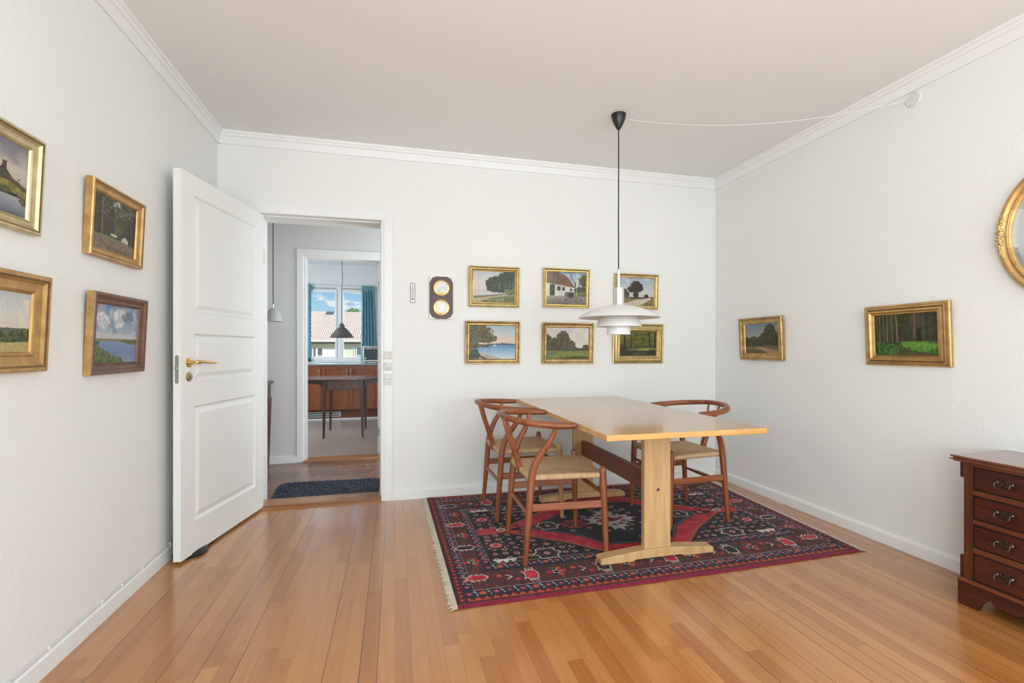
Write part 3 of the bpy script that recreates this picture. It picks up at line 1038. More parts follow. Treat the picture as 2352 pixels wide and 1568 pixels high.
# carcase: recessed body with a face frame
m = MB()
cbx(m, CXF + .03, BK, CY0 + .012, CY1 - .012, .115, .63)
m.build('carcase', M_MAHOD, cd)
for a, b in ((CY1 - .046, CY1 - .012), (CY0 + .012, CY0 + .046)):
    cbx(MB(), CXF, CXF + .032, a, b, .115, .632).build('stile', M_MAHOZ, cd, bevel=.002)
m = MB()
for a, b in ((.617, .633), (.493, .516), (.367, .388), (.240, .266), (.108, .120)):
    cbx(m, CXF + .0005, CXF + .03, CY0 + .046, CY1 - .046, a, b)
m.build('drawer_rail', M_MAHOL, cd, bevel=.0015)
for k, (a, b) in enumerate(((.516, .617), (.388, .493), (.266, .367), (.120, .240))):
    m = MB()
    y0, y1 = CY0 + .050, CY1 - .050
    cbx(m, CXF + .002, CXF + .03, y0, y1, a + .004, b - .004)
    dr = m.build('drawer', M_MAHO, cd, bevel=.002)
    bl = MB()
    for q in ((y0 - .003, y1 + .003, a + .0005, a + .0045), (y0 - .003, y1 + .003, b - .0045, b - .0005), (y0 - .003, y0 + .001, a + .004, b - .004), (y1 - .001, y1 + .003, a + .004, b - .004)):
        cbx(bl, CXF - .0012, CXF + .004, q[0], q[1], q[2], q[3])
    bl.build('cock_bead', M_BLACKLINE, dr)
    for hy_ in (CY1 - .156, CY0 + .156):
        zc = (a + b) / 2 + .004
        hm = MB()
        cx_, cy_ = CXF - .003 + ox, hy_ + oy
        # pierced batwing back plate from a scrolled outline
        out = []
        for q in range(40):
            an = 2 * math.pi * q / 40
            r = .017 + .006 * math.cos(2 * an) + .004 * math.cos(6 * an)
            out.append((cy_ + math.cos(an) * r * 1.5, zc + math.sin(an) * r * .95))
        hm.prism(out, cx_, cx_ + .003, 'yz')
        for s in (-1, 1):
            hm.lathe([(0, .012), (.005, .011), (.007, .007), (.005, .003), (.009, 0)], 14, (cx_ + .001, cy_ + s * .025, zc + .003), 'x')
        for (u_, v_, r_) in ((0, .004, .007), (.010, .008, .004), (-.010, .008, .004), (0, -.006, .004), (.027, .012, .003), (-.027, .012, .003)):
            hm.lathe([(0, .006), (r_ * .7, .005), (r_, 0)], 12, (cx_ + .001, cy_ + u_, zc + v_), 'x')
        ho = hm.build('handle_plate', M_ABRASS, cd if False else dr, smooth=40)
        bail = crom([(cx_ - .009, cy_ + .025, zc + .003), (cx_ - .013, cy_ + .026, zc - .008), (cx_ - .016, cy_ + .020, zc - .019), (cx_ - .017, cy_, zc - .023), (cx_ - .016, cy_ - .020, zc - .019), (cx_ - .013, cy_ - .026, zc - .008), (cx_ - .009, cy_ - .025, zc + .003)], 5)
        MB().tube(bail, [.0024] * len(bail), 8).build('bail', M_ABRASS, ho, smooth=60)
# moulded top
m = MB()
for (z0, z1, ov) in ((.633, .640, .022), (.640, .646, .033), (.646, .652, .024), (.652, .660, .030)):
    cbx(m, CXF - ov, XR - .001, CY0 - ov, CY1 + ov * .6 if ov < .03 else CY1 + .022, z0, z1)
m.build('moulded_top', M_MAHOL if False else wood('mahogany_top', srgb(96, 48, 34), srgb(134, 82, 62), 0.14, 'y', 1.0, 0.6), cd, bevel=.0015)
# end blocks and plinth with bracket feet
for z0_, z1_ in ((.561, .633), (.112, .216)):
    cbx(MB(), CXF + .004, BK, CY1 - .012, CY1 + .004, z0_, z1_).build('end_block', M_MAHO, cd, bevel=.0015)
m = MB()
cbx(m, CXF - .010, BK, CY0 - .004, CY1 + .008, .104, .118)
m.build('base_moulding', M_MAHOL, cd, bevel=.003)
fl = CY1 + .006 + oy
fr_ = CY0 - .002 + oy
ap = [(fl, 0), (fl, .106), (fr_, .106), (fr_, 0), (fr_ + .075, 0), (fr_ + .085, .030), (fr_ + .100, .052), (fr_ + .118, .064), (fr_ + .150, .046), (fr_ + .160, .052), (fr_ + .20, .046), (fr_ + .22, .054)]
ap += [(fl - .22, .054), (fl - .20, .046), (fl - .160, .052), (fl - .150, .046), (fl - .118, .064), (fl - .100, .052), (fl - .085, .030), (fl - .075, 0)]
m = MB().prism(ap, CXF - .008 + ox, CXF + .012 + ox, 'yz')
m.build('bracket_foot', M_MAHO, cd, bevel=.0015)
sd = [(CXF + .012 + ox, 0), (CXF + .012 + ox, .106), (BK + ox, .106), (BK + ox, 0), (BK - .07 + ox, 0), (BK - .09 + ox, .05), (BK - .11 + ox, .062), (CXF + .10 + ox, .062), (CXF + .08 + ox, .05), (CXF + .06 + ox, 0)]
for yy in (CY1 - .0125, CY0 - .0015):
    MB().prism(sd, yy + oy, yy + .018 + oy, 'xz').build('bracket_foot', M_MAHO, cd, bevel=.0015)

# ================================================================== PIGMENT RASTERS
def vn(h, w, cell, rng):
    gh, gw = int(h / cell) + 3, int(w / cell) + 3
    g = rng.random((gh, gw))
    y = np.arange(h) / cell
    x = np.arange(w) / cell
    yi, xi = y.astype(int), x.astype(int)
    fy, fx = (y - yi)[:, None], (x - xi)[None, :]
    fy, fx = fy * fy * (3 - 2 * fy), fx * fx * (3 - 2 * fx)
    a, b = g[yi][:, xi], g[yi][:, xi + 1]
    c, d = g[yi + 1][:, xi], g[yi + 1][:, xi + 1]
    return (a * (1 - fx) + b * fx) * (1 - fy) + (c * (1 - fx) + d * fx) * fy


class Art:
    def __init__(s, w, h, seed=1):
        s.w, s.h = w, h
        s.rng = np.random.default_rng(seed)
        s.im = np.zeros((h, w, 3))
        s.warp = False
        s.X, s.Y = np.meshgrid((np.arange(w) + .5) / w, (np.arange(h) + .5) / h)

    def noise(s, cell, oct=3):
        r, a, tot = 0, 1.0, 0
        for k in range(oct):
            r = r + a * vn(s.h, s.w, max(1.0, cell / 2 ** k), s.rng)
            tot += a
            a *= .55
        return r / tot

    def put(s, mask, col, a=1.0):
        m = (mask.astype(float) * a)[..., None]
        s.im = s.im * (1 - m) + np.array(col, float) * m
        return s

    def grad(s, y0, y1, stops, jit=0.0, cell=20):
        t = (s.Y - y0) / (y1 - y0)
        if jit:
            t = t + (s.noise(cell) - .5) * jit
        t = np.clip(t, 0, 1)
        p = [q[0] for q in stops]
        c = np.stack([np.interp(t, p, [q[1][k] for q in stops]) for k in range(3)], -1)
        m = ((s.Y >= y0) & (s.Y <= y1))[..., None]
        s.im = np.where(m, c, s.im)
        return s

    def poly(s, pts, col, a=1.0, rough=0.0, cell=6):
        X, Y = s.X, s.Y
        if rough:
            X = X + (s.noise(cell) - .5) * rough
            Y = Y + (s.noise(cell) - .5) * rough
        ins = np.zeros(X.shape, bool)
        n = len(pts)
        for i in range(n):
            (x0, y0), (x1, y1) = pts[i], pts[(i + 1) % n]
            if y0 == y1:
                continue
            r0, r1 = (0, s.h) if (rough or s.warp) else (max(0, int(min(y0, y1) * s.h) - 1), min(s.h, int(max(y0, y1) * s.h) + 2))
            if r0 >= r1:
                continue
            Yw, Xw = Y[r0:r1], X[r0:r1]
            ins[r0:r1] ^= ((y0 > Yw) != (y1 > Yw)) & (Xw < (x1 - x0) * (Yw - y0) / (y1 - y0) + x0)
        if isinstance(col, list):
            nz = np.clip((s.noise(cell) - .25) * 2, 0, 1)[..., None]
            cc = np.array(col[0]) * (1 - nz) + np.array(col[1]) * nz
            m = (ins.astype(float) * a)[..., None]
            s.im = s.im * (1 - m) + cc * m
        else:
            s.put(ins, col, a)
        return s

    def line(s, pts, wd, col, a=1.0):
        asp = s.h / s.w
        for (x0, y0), (x1, y1) in zip(pts, pts[1:]):
            dx, dy = x1 - x0, (y1 - y0) * asp
            L = dx * dx + dy * dy + 1e-9
            i0, i1 = max(0, int((min(x0, x1) - wd) * s.w) - 1), min(s.w, int((max(x0, x1) + wd) * s.w) + 2)
            j0, j1 = max(0, int((min(y0, y1) - wd / asp) * s.h) - 1), min(s.h, int((max(y0, y1) + wd / asp) * s.h) + 2)
            if i0 >= i1 or j0 >= j1:
                continue
            Xw, Yw = s.X[j0:j1, i0:i1], s.Y[j0:j1, i0:i1]
            t = np.clip(((Xw - x0) * dx + (Yw - y0) * asp * dy) / L, 0, 1)
            d = np.hypot(Xw - x0 - t * dx, (Yw - y0) * asp - t * dy)
            mk = (d < wd / 2)[..., None] * a
            s.im[j0:j1, i0:i1] = s.im[j0:j1, i0:i1] * (1 - mk) + np.array(col, float) * mk
        return s

    def blob(s, cx, cy, rx, ry, dark, light, edge=.5, cell=8, a=1.0):
        """leafy mass with ragged outline"""
        n = s.noise(cell, 4)
        d = np.hypot((s.X - cx) / rx, (s.Y - cy) / ry) + (n - .5) * edge * 2
        m = d < 1
        n2 = s.noise(max(2.0, cell * .45), 3)
        t = np.clip((n2 - .38) * 3.4 - (s.Y - cy) / ry * .25 - (s.X - cx) / rx * .15, 0, 1)[..., None]
        c = np.array(dark) * (1 - t) + np.array(light) * t
        mm = (m.astype(float) * a)[..., None]
        s.im = s.im * (1 - mm) + c * mm
        return s

    def clouds(s, y0, y1, col, th=.52, cell=30, a=.9, shade=None):
        n = s.noise(cell, 5)
        f = np.clip((n - th) * 7, 0, 1) * ((s.Y >= y0) & (s.Y <= y1))
        n2 = np.clip(s.noise(cell * .6, 4) * 1.6 - .4, 0, 1)[..., None]
        c = np.array(col) * np.ones_like(s.im)
        if shade is not None:
            c = np.array(shade) * (1 - n2) + np.array(col) * n2
        m = (f * a)[..., None]
        s.im = s.im * (1 - m) + c * m
        return s

    def speck(s, mask, cols, dens, size=1):
        for c in cols:
            r = s.rng.random(s.X.shape) < dens / len(cols)
            if size > 1:
                r = r | np.roll(r, 1, 1)
            if size > 2:
                r = r | np.roll(r, 1, 0)
            s.put(r & mask, c, .8)
        return s

    def linear(s):
        c = np.clip(s.im, 0, 255) / 255
        return np.where(c <= .04045, c / 12.92, ((c + .055) / 1.055) ** 2.4)


def raster_mesh(name, art, posfn, mat, parent, flip=False):
    """grid mesh with one vertex per pigment sample; posfn(U, V) -> x, y, z arrays, V downwards"""
    h, w = art.h, art.w
    U, V = np.meshgrid(np.linspace(0, 1, w), np.linspace(0, 1, h))
    x, y, z = posfn(U, V)
    co = np.stack([x, y, z], -1).reshape(-1, 3)
    i = np.arange(h * w).reshape(h, w)
    q = np.stack([i[:-1, :-1], i[1:, :-1], i[1:, 1:], i[:-1, 1:]], -1).reshape(-1, 4)
    if flip:
        q = q[:, ::-1]
    me = bpy.data.meshes.new(name)
    me.vertices.add(len(co))
    me.vertices.foreach_set('co', co.ravel().astype(np.float32))
    me.loops.add(q.size)
    me.loops.foreach_set('vertex_index', q.ravel().astype(np.int32))
    me.polygons.add(len(q))
    me.polygons.foreach_set('loop_start', np.arange(0, q.size, 4, dtype=np.int32))
    me.update(calc_edges=True)
    me.shade_smooth()
    at = me.color_attributes.new('pigment', 'FLOAT_COLOR', 'POINT')
    c = np.concatenate([art.linear().reshape(-1, 3), np.ones((h * w, 1))], 1)
    at.data.foreach_set('color', c.ravel().astype(np.float32))
    me.materials.append(mat)
    o = bpy.data.objects.new(name, me)
    COL.objects.link(o)
    o.parent = parent
    return o


# ---- the twelve landscapes ----------------------------------------
GD, GL = (30, 34, 18), (86, 88, 40)


def trunk(a, x, y0, y1, w, col, lean=0.0):
    a.poly([(x - w / 2, y1), (x + w / 2, y1), (x + lean + w * .3, y0), (x + lean - w * .3, y0)], col)


def art_beach_wood(a):
    a.grad(0, .60, [(0, (176, 182, 190)), (.5, (200, 194, 192)), (1, (206, 190, 182))])
    a.clouds(.1, .5, (216, 206, 204), .5, 30, .8)
    a.grad(.60, 1, [(0, (186, 180, 184)), (.3, (196, 192, 190)), (1, (170, 160, 140))])
    a.poly([(0, .80), (.4, .76), (.75, .70), (.78, .74), (.45, .80), (0, .88)], (118, 98, 84), 1, .02)
    a.poly([(0, .88), (.45, .80), (.8, .74), (1, .72), (1, 1), (0, 1)], [(150, 140, 104), (176, 164, 132)], 1, .03)
    for x, y, rx, ry in ((.42, .40, .13, .20), (.55, .36, .14, .22), (.70, .32, .18, .26), (.88, .22, .2, .3), (.95, .45, .12, .25), (.48, .55, .16, .12), (.7, .55, .28, .14)):
        a.blob(x, y, rx, ry, (24, 30, 18), (66, 74, 38), .28, 9)
    for x in (.62, .77, .87, .94, .98):
        trunk(a, x, .3, .62, .012, (140, 132, 112), .02)
    a.blob(.92, .66, .2, .10, (70, 84, 36), (130, 134, 74), .5, 8)
    a.poly([(.15, 1), (.4, .86), (.75, .80), (1, .76), (1, 1)], [(74, 84, 40), (120, 122, 66)], 1, .05, 5)
    a.speck((a.Y > .87) & (a.Y < .94) & (a.X < .75), [(214, 208, 190)], .12, 2)


def art_bay_tree(a):
    a.grad(0, .56, [(0, (150, 172, 184)), (.5, (190, 188, 186)), (.8, (214, 190, 170)), (1, (206, 180, 170))], .2, 50)
    a.grad(.56, 1.01, [(0, (84, 120, 158)), (.3, (120, 156, 186)), (.7, (168, 190, 202)), (1, (196, 200, 196))], .25, 12)
    a.poly([(.4, .545), (.6, .535), (.72, .52), (1, .54), (1, .575), (.4, .57)], (70, 74, 90), 1, .015)
    a.blob(.71, .535, .03, .022, (60, 64, 74), (76, 82, 90), .3, 5)
    a.poly([(.515, .615), (.525, .55), (.535, .615)], (232, 226, 214))
    a.poly([(.54, .615), (.55, .565), (.575, .61)], (222, 214, 204))
    a.poly([(.1, .78), (.35, .83), (.7, 1), (0, 1), (0, .8)], [(148, 128, 116), (196, 184, 170)], 1, .03)
    a.poly([(.15, .82), (.42, 1), (.3, 1), (.1, .86)], (92, 70, 60), 1, .02)
    trunk(a, .12, .3, .78, .03, (66, 52, 38), .05)
    for x, y, rx, ry in ((.1, .12, .3, .16), (.28, .18, .2, .14), (.4, .34, .18, .07), (.48, .42, .12, .05), (.12, .38, .24, .16), (.08, .58, .14, .1), (.33, .6, .12, .05), (.3, .45, .2, .07)):
        a.blob(x, y, rx, ry, (48, 46, 22), (122, 108, 58), .6, 7)
    a.blob(.06, .86, .16, .16, (32, 42, 18), (88, 96, 44), .4, 6)


def art_cottage(a):
    a.grad(0, 1, [(0, (120, 156, 186)), (.5, (190, 196, 196)), (1, (170, 165, 150))])
    a.clouds(0, .6, (206, 204, 196), .45, 26, .9)
    a.blob(.97, .25, .14, .22, (50, 56, 28), (104, 104, 58), .6, 6)
    a.blob(.88, .55, .16, .12, (46, 54, 30), (90, 92, 56), .4, 6)
    a.poly([(.7, .62), (1, .6), (1, .76), (.7, .78)], [(84, 96, 48), (118, 126, 70)], 1, .02)
    a.poly([(0, .33), (.72, .47), (.76, .74), (0, .78)], [(188, 184, 174), (222, 218, 208)], 1, .01)
    a.poly([(0, 0), (.30, 0), (.52, .14), (.72, .46), (.36, .38), (.08, .33), (0, .34)], [(88, 62, 44), (134, 104, 78)], 1, .02, 4)
    a.poly([(0, .32), (.72, .45), (.72, .48), (0, .35)], (52, 38, 30), .7, .02)
    for x0, x1, y0, y1, c in ((.07, .2, .38, .75, (44, 54, 36)), (.26, .35, .44, .58, (60, 68, 66)), (.39, .46, .46, .58, (58, 56, 58)), (.59, .65, .5, .59, (66, 74, 72)), (.69, .72, .51, .6, (60, 66, 64))):
        a.poly([(x0, y0), (x1, y0 + .01), (x1, y1), (x0, y1)], c)
    a.line([(.60, .02), (.60, .46)], .012, (120, 84, 56))
    a.line([(.60, .02), (.78, .60)], .016, (56, 46, 40))
    a.line([(.73, .3), (.73, .74)], .03, (84, 70, 62))
    a.line([(.74, .45), (.78, .7)], .012, (190, 184, 172))
    a.grad(.76, 1, [(0, (150, 136, 126)), (1, (112, 98, 90))], .8, 6)
    a.poly([(0, .76), (.7, .74), (.7, .8), (0, .82)], (150, 138, 128), 1, .03)
    a.poly([(.45, .62), (.7, .62), (.7, .82), (.45, .84)], [(78, 66, 58), (126, 112, 100)], 1, .02, 4)
    a.poly([(.56, .64), (.7, .64), (.68, .82), (.56, .84)], (44, 36, 34), .8, .02)
    for x in (.33, .45):
        a.line([(x, .60), (x, .72)], .012, (200, 190, 160))
    for y in (.63, .69):
        a.line([(.33, y), (.45, y + .01)], .01, (200, 190, 160))
    for _ in range(60):
        x, y = a.rng.uniform(.4, 1), a.rng.uniform(.78, .98)
        g = a.rng.uniform(100, 175)
        a.put(np.hypot((a.X - x) / .025, (a.Y - y) / .022) < 1, (g, g * .9, g * .86), .8)
        a.put(np.hypot((a.X - x) / .025, (a.Y - y - .022) / .012) < 1, (56, 44, 40), .6)


def art_field_trees(a):
    a.grad(0, .7, [(0, (196, 196, 198)), (.5, (206, 200, 192)), (1, (214, 204, 190))])
    a.clouds(0, .6, (222, 212, 200), .5, 40, .6)
    for x, y, rx, ry in ((.02, .48, .1, .26), (.17, .55, .14, .24), (.38, .38, .16, .28), (.36, .58, .16, .16), (.54, .58, .14, .18), (.62, .66, .10, .10), (.93, .65, .08, .11), (.78, .70, .18, .05)):
        a.blob(x, y, rx, ry, (42, 38, 24), (112, 98, 62), .26, 7)
    trunk(a, .365, .55, .72, .03, (96, 84, 66))
    a.grad(.72, 1, [(0, (96, 104, 44)), (.4, (132, 138, 60)), (1, (96, 104, 44))], .9, 10)
    a.poly([(0, .70), (1, .71), (1, .74), (0, .74)], (58, 54, 34), .6, .02)
    a.blob(.12, .83, .14, .05, (70, 90, 70), (104, 120, 90), .5, 5)
    a.poly([(.3, .97), (.7, .92), (1, .95), (1, 1), (.2, 1)], (44, 48, 26), .7, .04)


def art_road_tree(a):
    a.grad(0, .72, [(0, (150, 170, 190)), (.4, (180, 188, 194)), (1, (206, 200, 194))])
    a.clouds(0, .7, (216, 208, 198), .52, 34, .7)
    a.poly([(0, .70), (1, .68), (1, .74), (0, .74)], (98, 88, 92))
    a.grad(.74, 1, [(0, (130, 120, 70)), (1, (110, 98, 60))], .8, 10)
    a.poly([(0, 1), (.12, .95), (.5, .8), (.8, .72), (.93, .72), (.9, .8), (.62, 1)], [(190, 172, 148), (206, 192, 172)], 1, .02)
    a.poly([(.62, 1), (.9, .80), (1, .78), (1, 1)], [(96, 88, 50), (136, 124, 78)], 1, .03)
    a.poly([(.05, .45), (.18, .38), (.32, .56), (.30, .7), (.05, .72)], [(64, 52, 42), (92, 78, 60)], 1, .02)
    a.poly([(.05, .60), (.28, .62), (.28, .72), (.05, .72)], (84, 72, 72))
    a.poly([(.24, .34), (.27, .34), (.27, .45), (.24, .45)], (60, 44, 40))
    for x, y, rx, ry in ((.50, .30, .16, .18), (.42, .42, .15, .13), (.56, .40, .14, .13), (.48, .22, .10, .10), (.50, .62, .09, .10), (.78, .66, .06, .08)):
        a.blob(x, y, rx, ry, (34, 24, 22), (72, 52, 40), .45, 6)
    trunk(a, .50, .4, .74, .03, (40, 30, 26))
    a.poly([(.58, .70), (.66, .58), (.74, .70)], (190, 182, 176))
    a.poly([(.35, .72), (.72, .70), (.72, .76), (.35, .76)], (64, 48, 48), 1, .02)


def art_green_wood(a):
    a.grad(0, 1, [(0, (96, 104, 26)), (.6, (70, 76, 28)), (.7, (46, 44, 24)), (1, (30, 28, 20))], .3, 10)
    for _ in range(34):
        x, y = a.rng.uniform(0, 1), a.rng.uniform(0, .62)
        l = a.rng.uniform(.5, 1.1)
        a.blob(x, y, .1, .09, (36, 42, 12), (120 * l + 50, 128 * l + 40, 26 * l + 12), .9, 5)
    for x, w_ in ((.12, .07), (.30, .022), (.40, .02), (.46, .018), (.82, .05), (.97, .06), (.66, .02)):
        trunk(a, x, -.1, .78, w_, (34, 26, 18), a.rng.uniform(-.02, .02))
    a.poly([(.2, .72), (.8, .66), (1, .7), (1, .76), (.6, .80), (.2, .78)], [(80, 92, 34), (132, 140, 60)], 1, .05)
    a.poly([(.62, .72), (.78, .70), (.80, .78), (.50, .86), (.40, .84)], (168, 160, 104), .8, .05)
    a.poly([(0, .78), (1, .80), (1, 1), (0, 1)], [(26, 22, 16), (62, 46, 38)], .9, .05, 5)
    a.blob(.55, .92, .2, .06, (40, 54, 26), (66, 84, 44), .6, 6)


def art_path_tree(a):
    a.grad(0, .75, [(0, (104, 124, 142)), (.5, (140, 146, 146)), (1, (156, 140, 118))])
    a.clouds(.1, .6, (176, 150, 122), .48, 30, .9, (130, 120, 112))
    for x, y, rx, ry in ((.76, .28, .16, .26), (.66, .46, .18, .22), (.88, .5, .2, .25), (.27, .56, .13, .14), (.05, .60, .13, .16), (.46, .58, .14, .14)):
        a.blob(x, y, rx, ry, (26, 28, 16), (84, 78, 42), .24, 7)
    a.grad(.76, 1, [(0, (116, 104, 56)), (1, (84, 72, 40))], .8, 9)
    a.poly([(0, .68), (1, .66), (1, .78), (0, .77)], (38, 36, 22), .8, .03)
    a.poly([(.3, .78), (.52, .78), (1, .92), (1, 1), (.72, 1)], [(150, 112, 78), (170, 134, 98)], 1, .03)
    a.blob(.78, .78, .2, .05, (70, 66, 34), (120, 104, 58), .5, 6)


def art_spruce_glade(a):
    a.grad(0, 1, [(0, (38, 46, 24)), (.55, (40, 38, 26)), (.62, (40, 56, 26)), (1, (36, 46, 24))], .6, 12)
    for _ in range(26):
        x, y = a.rng.uniform(0, 1), a.rng.uniform(0, .5)
        a.blob(x, y, .09, .08, (22, 28, 14), (78, 92, 34), .9, 5, .8)
    a.blob(.70, .18, .12, .16, (56, 44, 40), (96, 74, 62), .7, 6, .8)
    for x, w_, c in ((.05, .02, (90, 78, 54)), (.09, .014, (140, 122, 84)), (.16, .02, (96, 88, 60)), (.215, .02, (132, 112, 74)), (.25, .016, (78, 72, 50)), (.30, .022, (110, 98, 66)), (.38, .028, (118, 104, 70)), (.62, .014, (86, 72, 56)), (.655, .04, (104, 86, 66)), (.79, .034, (86, 74, 58)), (.87, .016, (70, 60, 48)), (.90, .014, (78, 62, 52)), (.96, .022, (58, 44, 36)), (.46, .01, (66, 60, 42)), (.52, .01, (60, 54, 40))):
        trunk(a, x, -.1, .68, w_, c, a.rng.uniform(-.015, .01))
        trunk(a, x + w_ * .4, -.1, .68, w_ * .35, tuple(q * .5 for q in c), 0)
    a.poly([(.70, .35), (.74, .35), (.76, .64), (.70, .66)], (14, 16, 10), .9)
    a.poly([(0, .62), (.2, .70), (.35, .72), (.45, .66), (1, .64), (1, 1), (0, 1)], [(30, 62, 24), (74, 118, 36)], 1, .05, 9)
    a.poly([(.42, .66), (.8, .68), (1, .72), (1, .86), (.7, .9), (.5, .82)], [(62, 120, 34), (112, 156, 52)], .85, .06, 8)
    a.speck((a.Y > .66) & (a.Y < .8) & (a.X > .5), [(186, 186, 90)], .05, 2)
    a.poly([(.40, .60), (.70, .60), (.70, .64), (.40, .65)], (70, 40, 30), .8, .02)
    a.poly([(.36, .97), (.45, .86), (.60, .80), (.55, .92), (.5, 1), (.36, 1)], [(60, 48, 30), (84, 70, 44)], .9, .05)
    a.poly([(.5, .98), (.7, .93), (1, .97), (1, 1), (.5, 1)], [(80, 48, 40), (110, 70, 56)], .9, .05)
    trunk(a, .02, .3, .96, .06, (44, 32, 22), -.03)


def art_castle_lake(a):
    a.grad(0, .58, [(0, (120, 118, 126)), (.3, (158, 152, 152)), (.6, (196, 182, 164)), (1, (170, 162, 156))], .3, 50)
    a.clouds(0, .3, (112, 110, 122), .46, 50, .6)
    a.grad(.74, 1, [(0, (150, 154, 156)), (.5, (128, 134, 142)), (1, (84, 88, 98))], .3, 30)
    a.poly([(.3, .50), (.66, .50), (.72, .38), (.73, .30), (.77, .30), (.77, .40), (.84, .5), (1, .58), (1, .66), (.3, .6)], [(56, 52, 40), (84, 76, 54)], 1, .03)
    a.poly([(0, .56), (.5, .54), (.8, .55), (1, .64), (1, .74), (.8, .68), (.5, .74), (0, .76)], [(98, 92, 36), (142, 132, 60)], 1, .03)
    a.blob(.72, .68, .10, .05, (62, 60, 28), (98, 92, 44), .6, 8)
    a.blob(.97, .78, .05, .06, (70, 64, 30), (104, 96, 50), .6, 8)
    a.line([(.90, .5), (.92, .47)], .008, (60, 56, 44))


def art_wood_house(a):
    a.grad(0, 1, [(0, (70, 72, 40)), (.6, (46, 46, 28)), (1, (60, 54, 40))], .6, 12)
    a.blob(.62, .14, .16, .12, (150, 152, 150), (196, 196, 190), .8, 6)
    for _ in range(44):
        x, y = a.rng.uniform(0, 1), a.rng.uniform(0, .62)
        l = a.rng.uniform(.4, 1.0)
        a.blob(x, y, .08, .08, (26, 28, 14), (140 * l, 124 * l, 50 * l), .9, 5, .85)
    for _ in range(60):
        x, y = a.rng.uniform(0, 1), a.rng.uniform(0, .35)
        a.put(np.hypot((a.X - x) / .009, (a.Y - y) / .012) < 1, (176, 176, 160), .8)
    a.blob(.9, .45, .16, .26, (28, 24, 14), (70, 60, 30), .5, 7)
    for x, w_, c in ((.07, .02, (60, 56, 40)), (.15, .06, (40, 38, 30)), (.20, .02, (120, 112, 86)), (.48, .03, (96, 86, 60)), (.62, .014, (86, 78, 52)), (.73, .016, (70, 62, 40)), (.90, .02, (74, 66, 40)), (.34, .016, (54, 48, 32))):
        trunk(a, x, .05, .76, w_, c, a.rng.uniform(-.03, .03))
    a.poly([(.40, .66), (.55, .66), (.55, .71), (.40, .70)], (190, 188, 178))
    a.poly([(.66, .70), (.74, .64), (.82, .70), (.82, .76), (.66, .75)], (202, 198, 190))
    for x in (.69, .73, .77):
        a.line([(x, .70), (x, .74)], .012, (70, 70, 66))
    a.poly([(0, .74), (.3, .73), (.6, .74), (1, .80), (1, .86), (.4, .78), (0, .80)], [(96, 100, 44), (132, 130, 66)], .9, .03)
    a.poly([(0, .79), (.5, .77), (1, .84), (1, 1), (0, 1)], [(104, 86, 76), (134, 114, 98)], 1, .02, 6)
    a.poly([(.35, .9), (.8, .94), (.9, 1), (.3, 1)], [(62, 64, 34), (98, 92, 56)], .7, .05)


def art_valley(a):
    a.grad(0, .62, [(0, (176, 182, 184)), (.5, (200, 200, 194)), (1, (206, 196, 180))])
    a.clouds(.1, .6, (220, 208, 190), .48, 40, .8)
    a.grad(.60, 1, [(0, (96, 104, 70)), (.3, (120, 120, 64)), (.6, (150, 136, 74)), (1, (158, 144, 86))], .4, 16)
    a.poly([(0, .58), (.5, .59), (1, .61), (1, .67), (0, .66)], (92, 96, 84), 1, .02)
    for x, y, rx, ry in ((.86, .72, .14, .10), (.62, .73, .10, .09), (.94, .68, .1, .08), (.25, .76, .16, .10), (.5, .86, .14, .10), (.78, .80, .22, .04), (.35, .92, .2, .09)):
        a.blob(x, y, rx, ry, (40, 52, 28), (96, 102, 56), .35, 8)
    a.poly([(.62, .90), (.75, .84), (1, .84), (1, 1), (.6, 1)], [(168, 150, 92), (184, 168, 110)], .9, .03)


def art_marsh(a):
    a.grad(0, .62, [(0, (92, 130, 170)), (.5, (128, 152, 178)), (1, (190, 180, 180))])
    a.clouds(0, .58, (206, 204, 204), .46, 38, .95, (122, 132, 150))
    a.blob(.16, .28, .14, .14, (176, 182, 190), (222, 220, 216), .35, 14)
    a.blob(.55, .22, .16, .18, (170, 176, 184), (218, 216, 212), .35, 14)
    a.blob(.75, .18, .14, .10, (92, 98, 116), (134, 140, 154), .4, 14, .8)
    a.poly([(0, .48), (1, .50), (1, .58), (0, .57)], (196, 192, 194), .7, .04)
    a.poly([(0, .585), (1, .575), (1, .62), (0, .63)], (130, 118, 74), 1, .01)
    a.grad(.62, 1, [(0, (120, 140, 170)), (.5, (104, 128, 164)), (1, (128, 142, 168))], .5, 14)
    a.poly([(.55, .60), (1, .59), (1, .68), (.75, .665)], [(74, 86, 42), (104, 112, 60)], 1, .02)
    a.poly([(0, .62), (.12, .63), (.10, .70), (.24, .78), (.42, .86), (.62, .92), (.7, 1), (0, 1)], [(62, 78, 36), (112, 122, 62)], 1, .04, 7)
    a.speck((a.Y > .7) & (a.Y < .9) & (a.X > .1) & (a.X < .55), [(52, 58, 48), (150, 148, 140)], .05, 2)
    a.line([(.155, .50), (.155, .58)], .008, (150, 140, 148))


SCOOP = [(0, 0), (0, .022), (.003, .027), (.008, .026), (.012, .022), (.020, .016), (.026, .015), (.030, .016), (.033, .012), (.036, .008)]
DOUBLE = [(0, 0), (0, .024), (.004, .028), (.010, .025), (.014, .018), (.018, .018), (.024, .022), (.029, .018), (.032, .012), (.035, .013), (.038, .008)]
FLATP = [(0, 0), (0, .014), (.006, .018), (.010, .014), (.016, .016), (.024, .020), (.032, .018), (.036, .024), (.044, .026), (.050, .020), (.056, .010)]
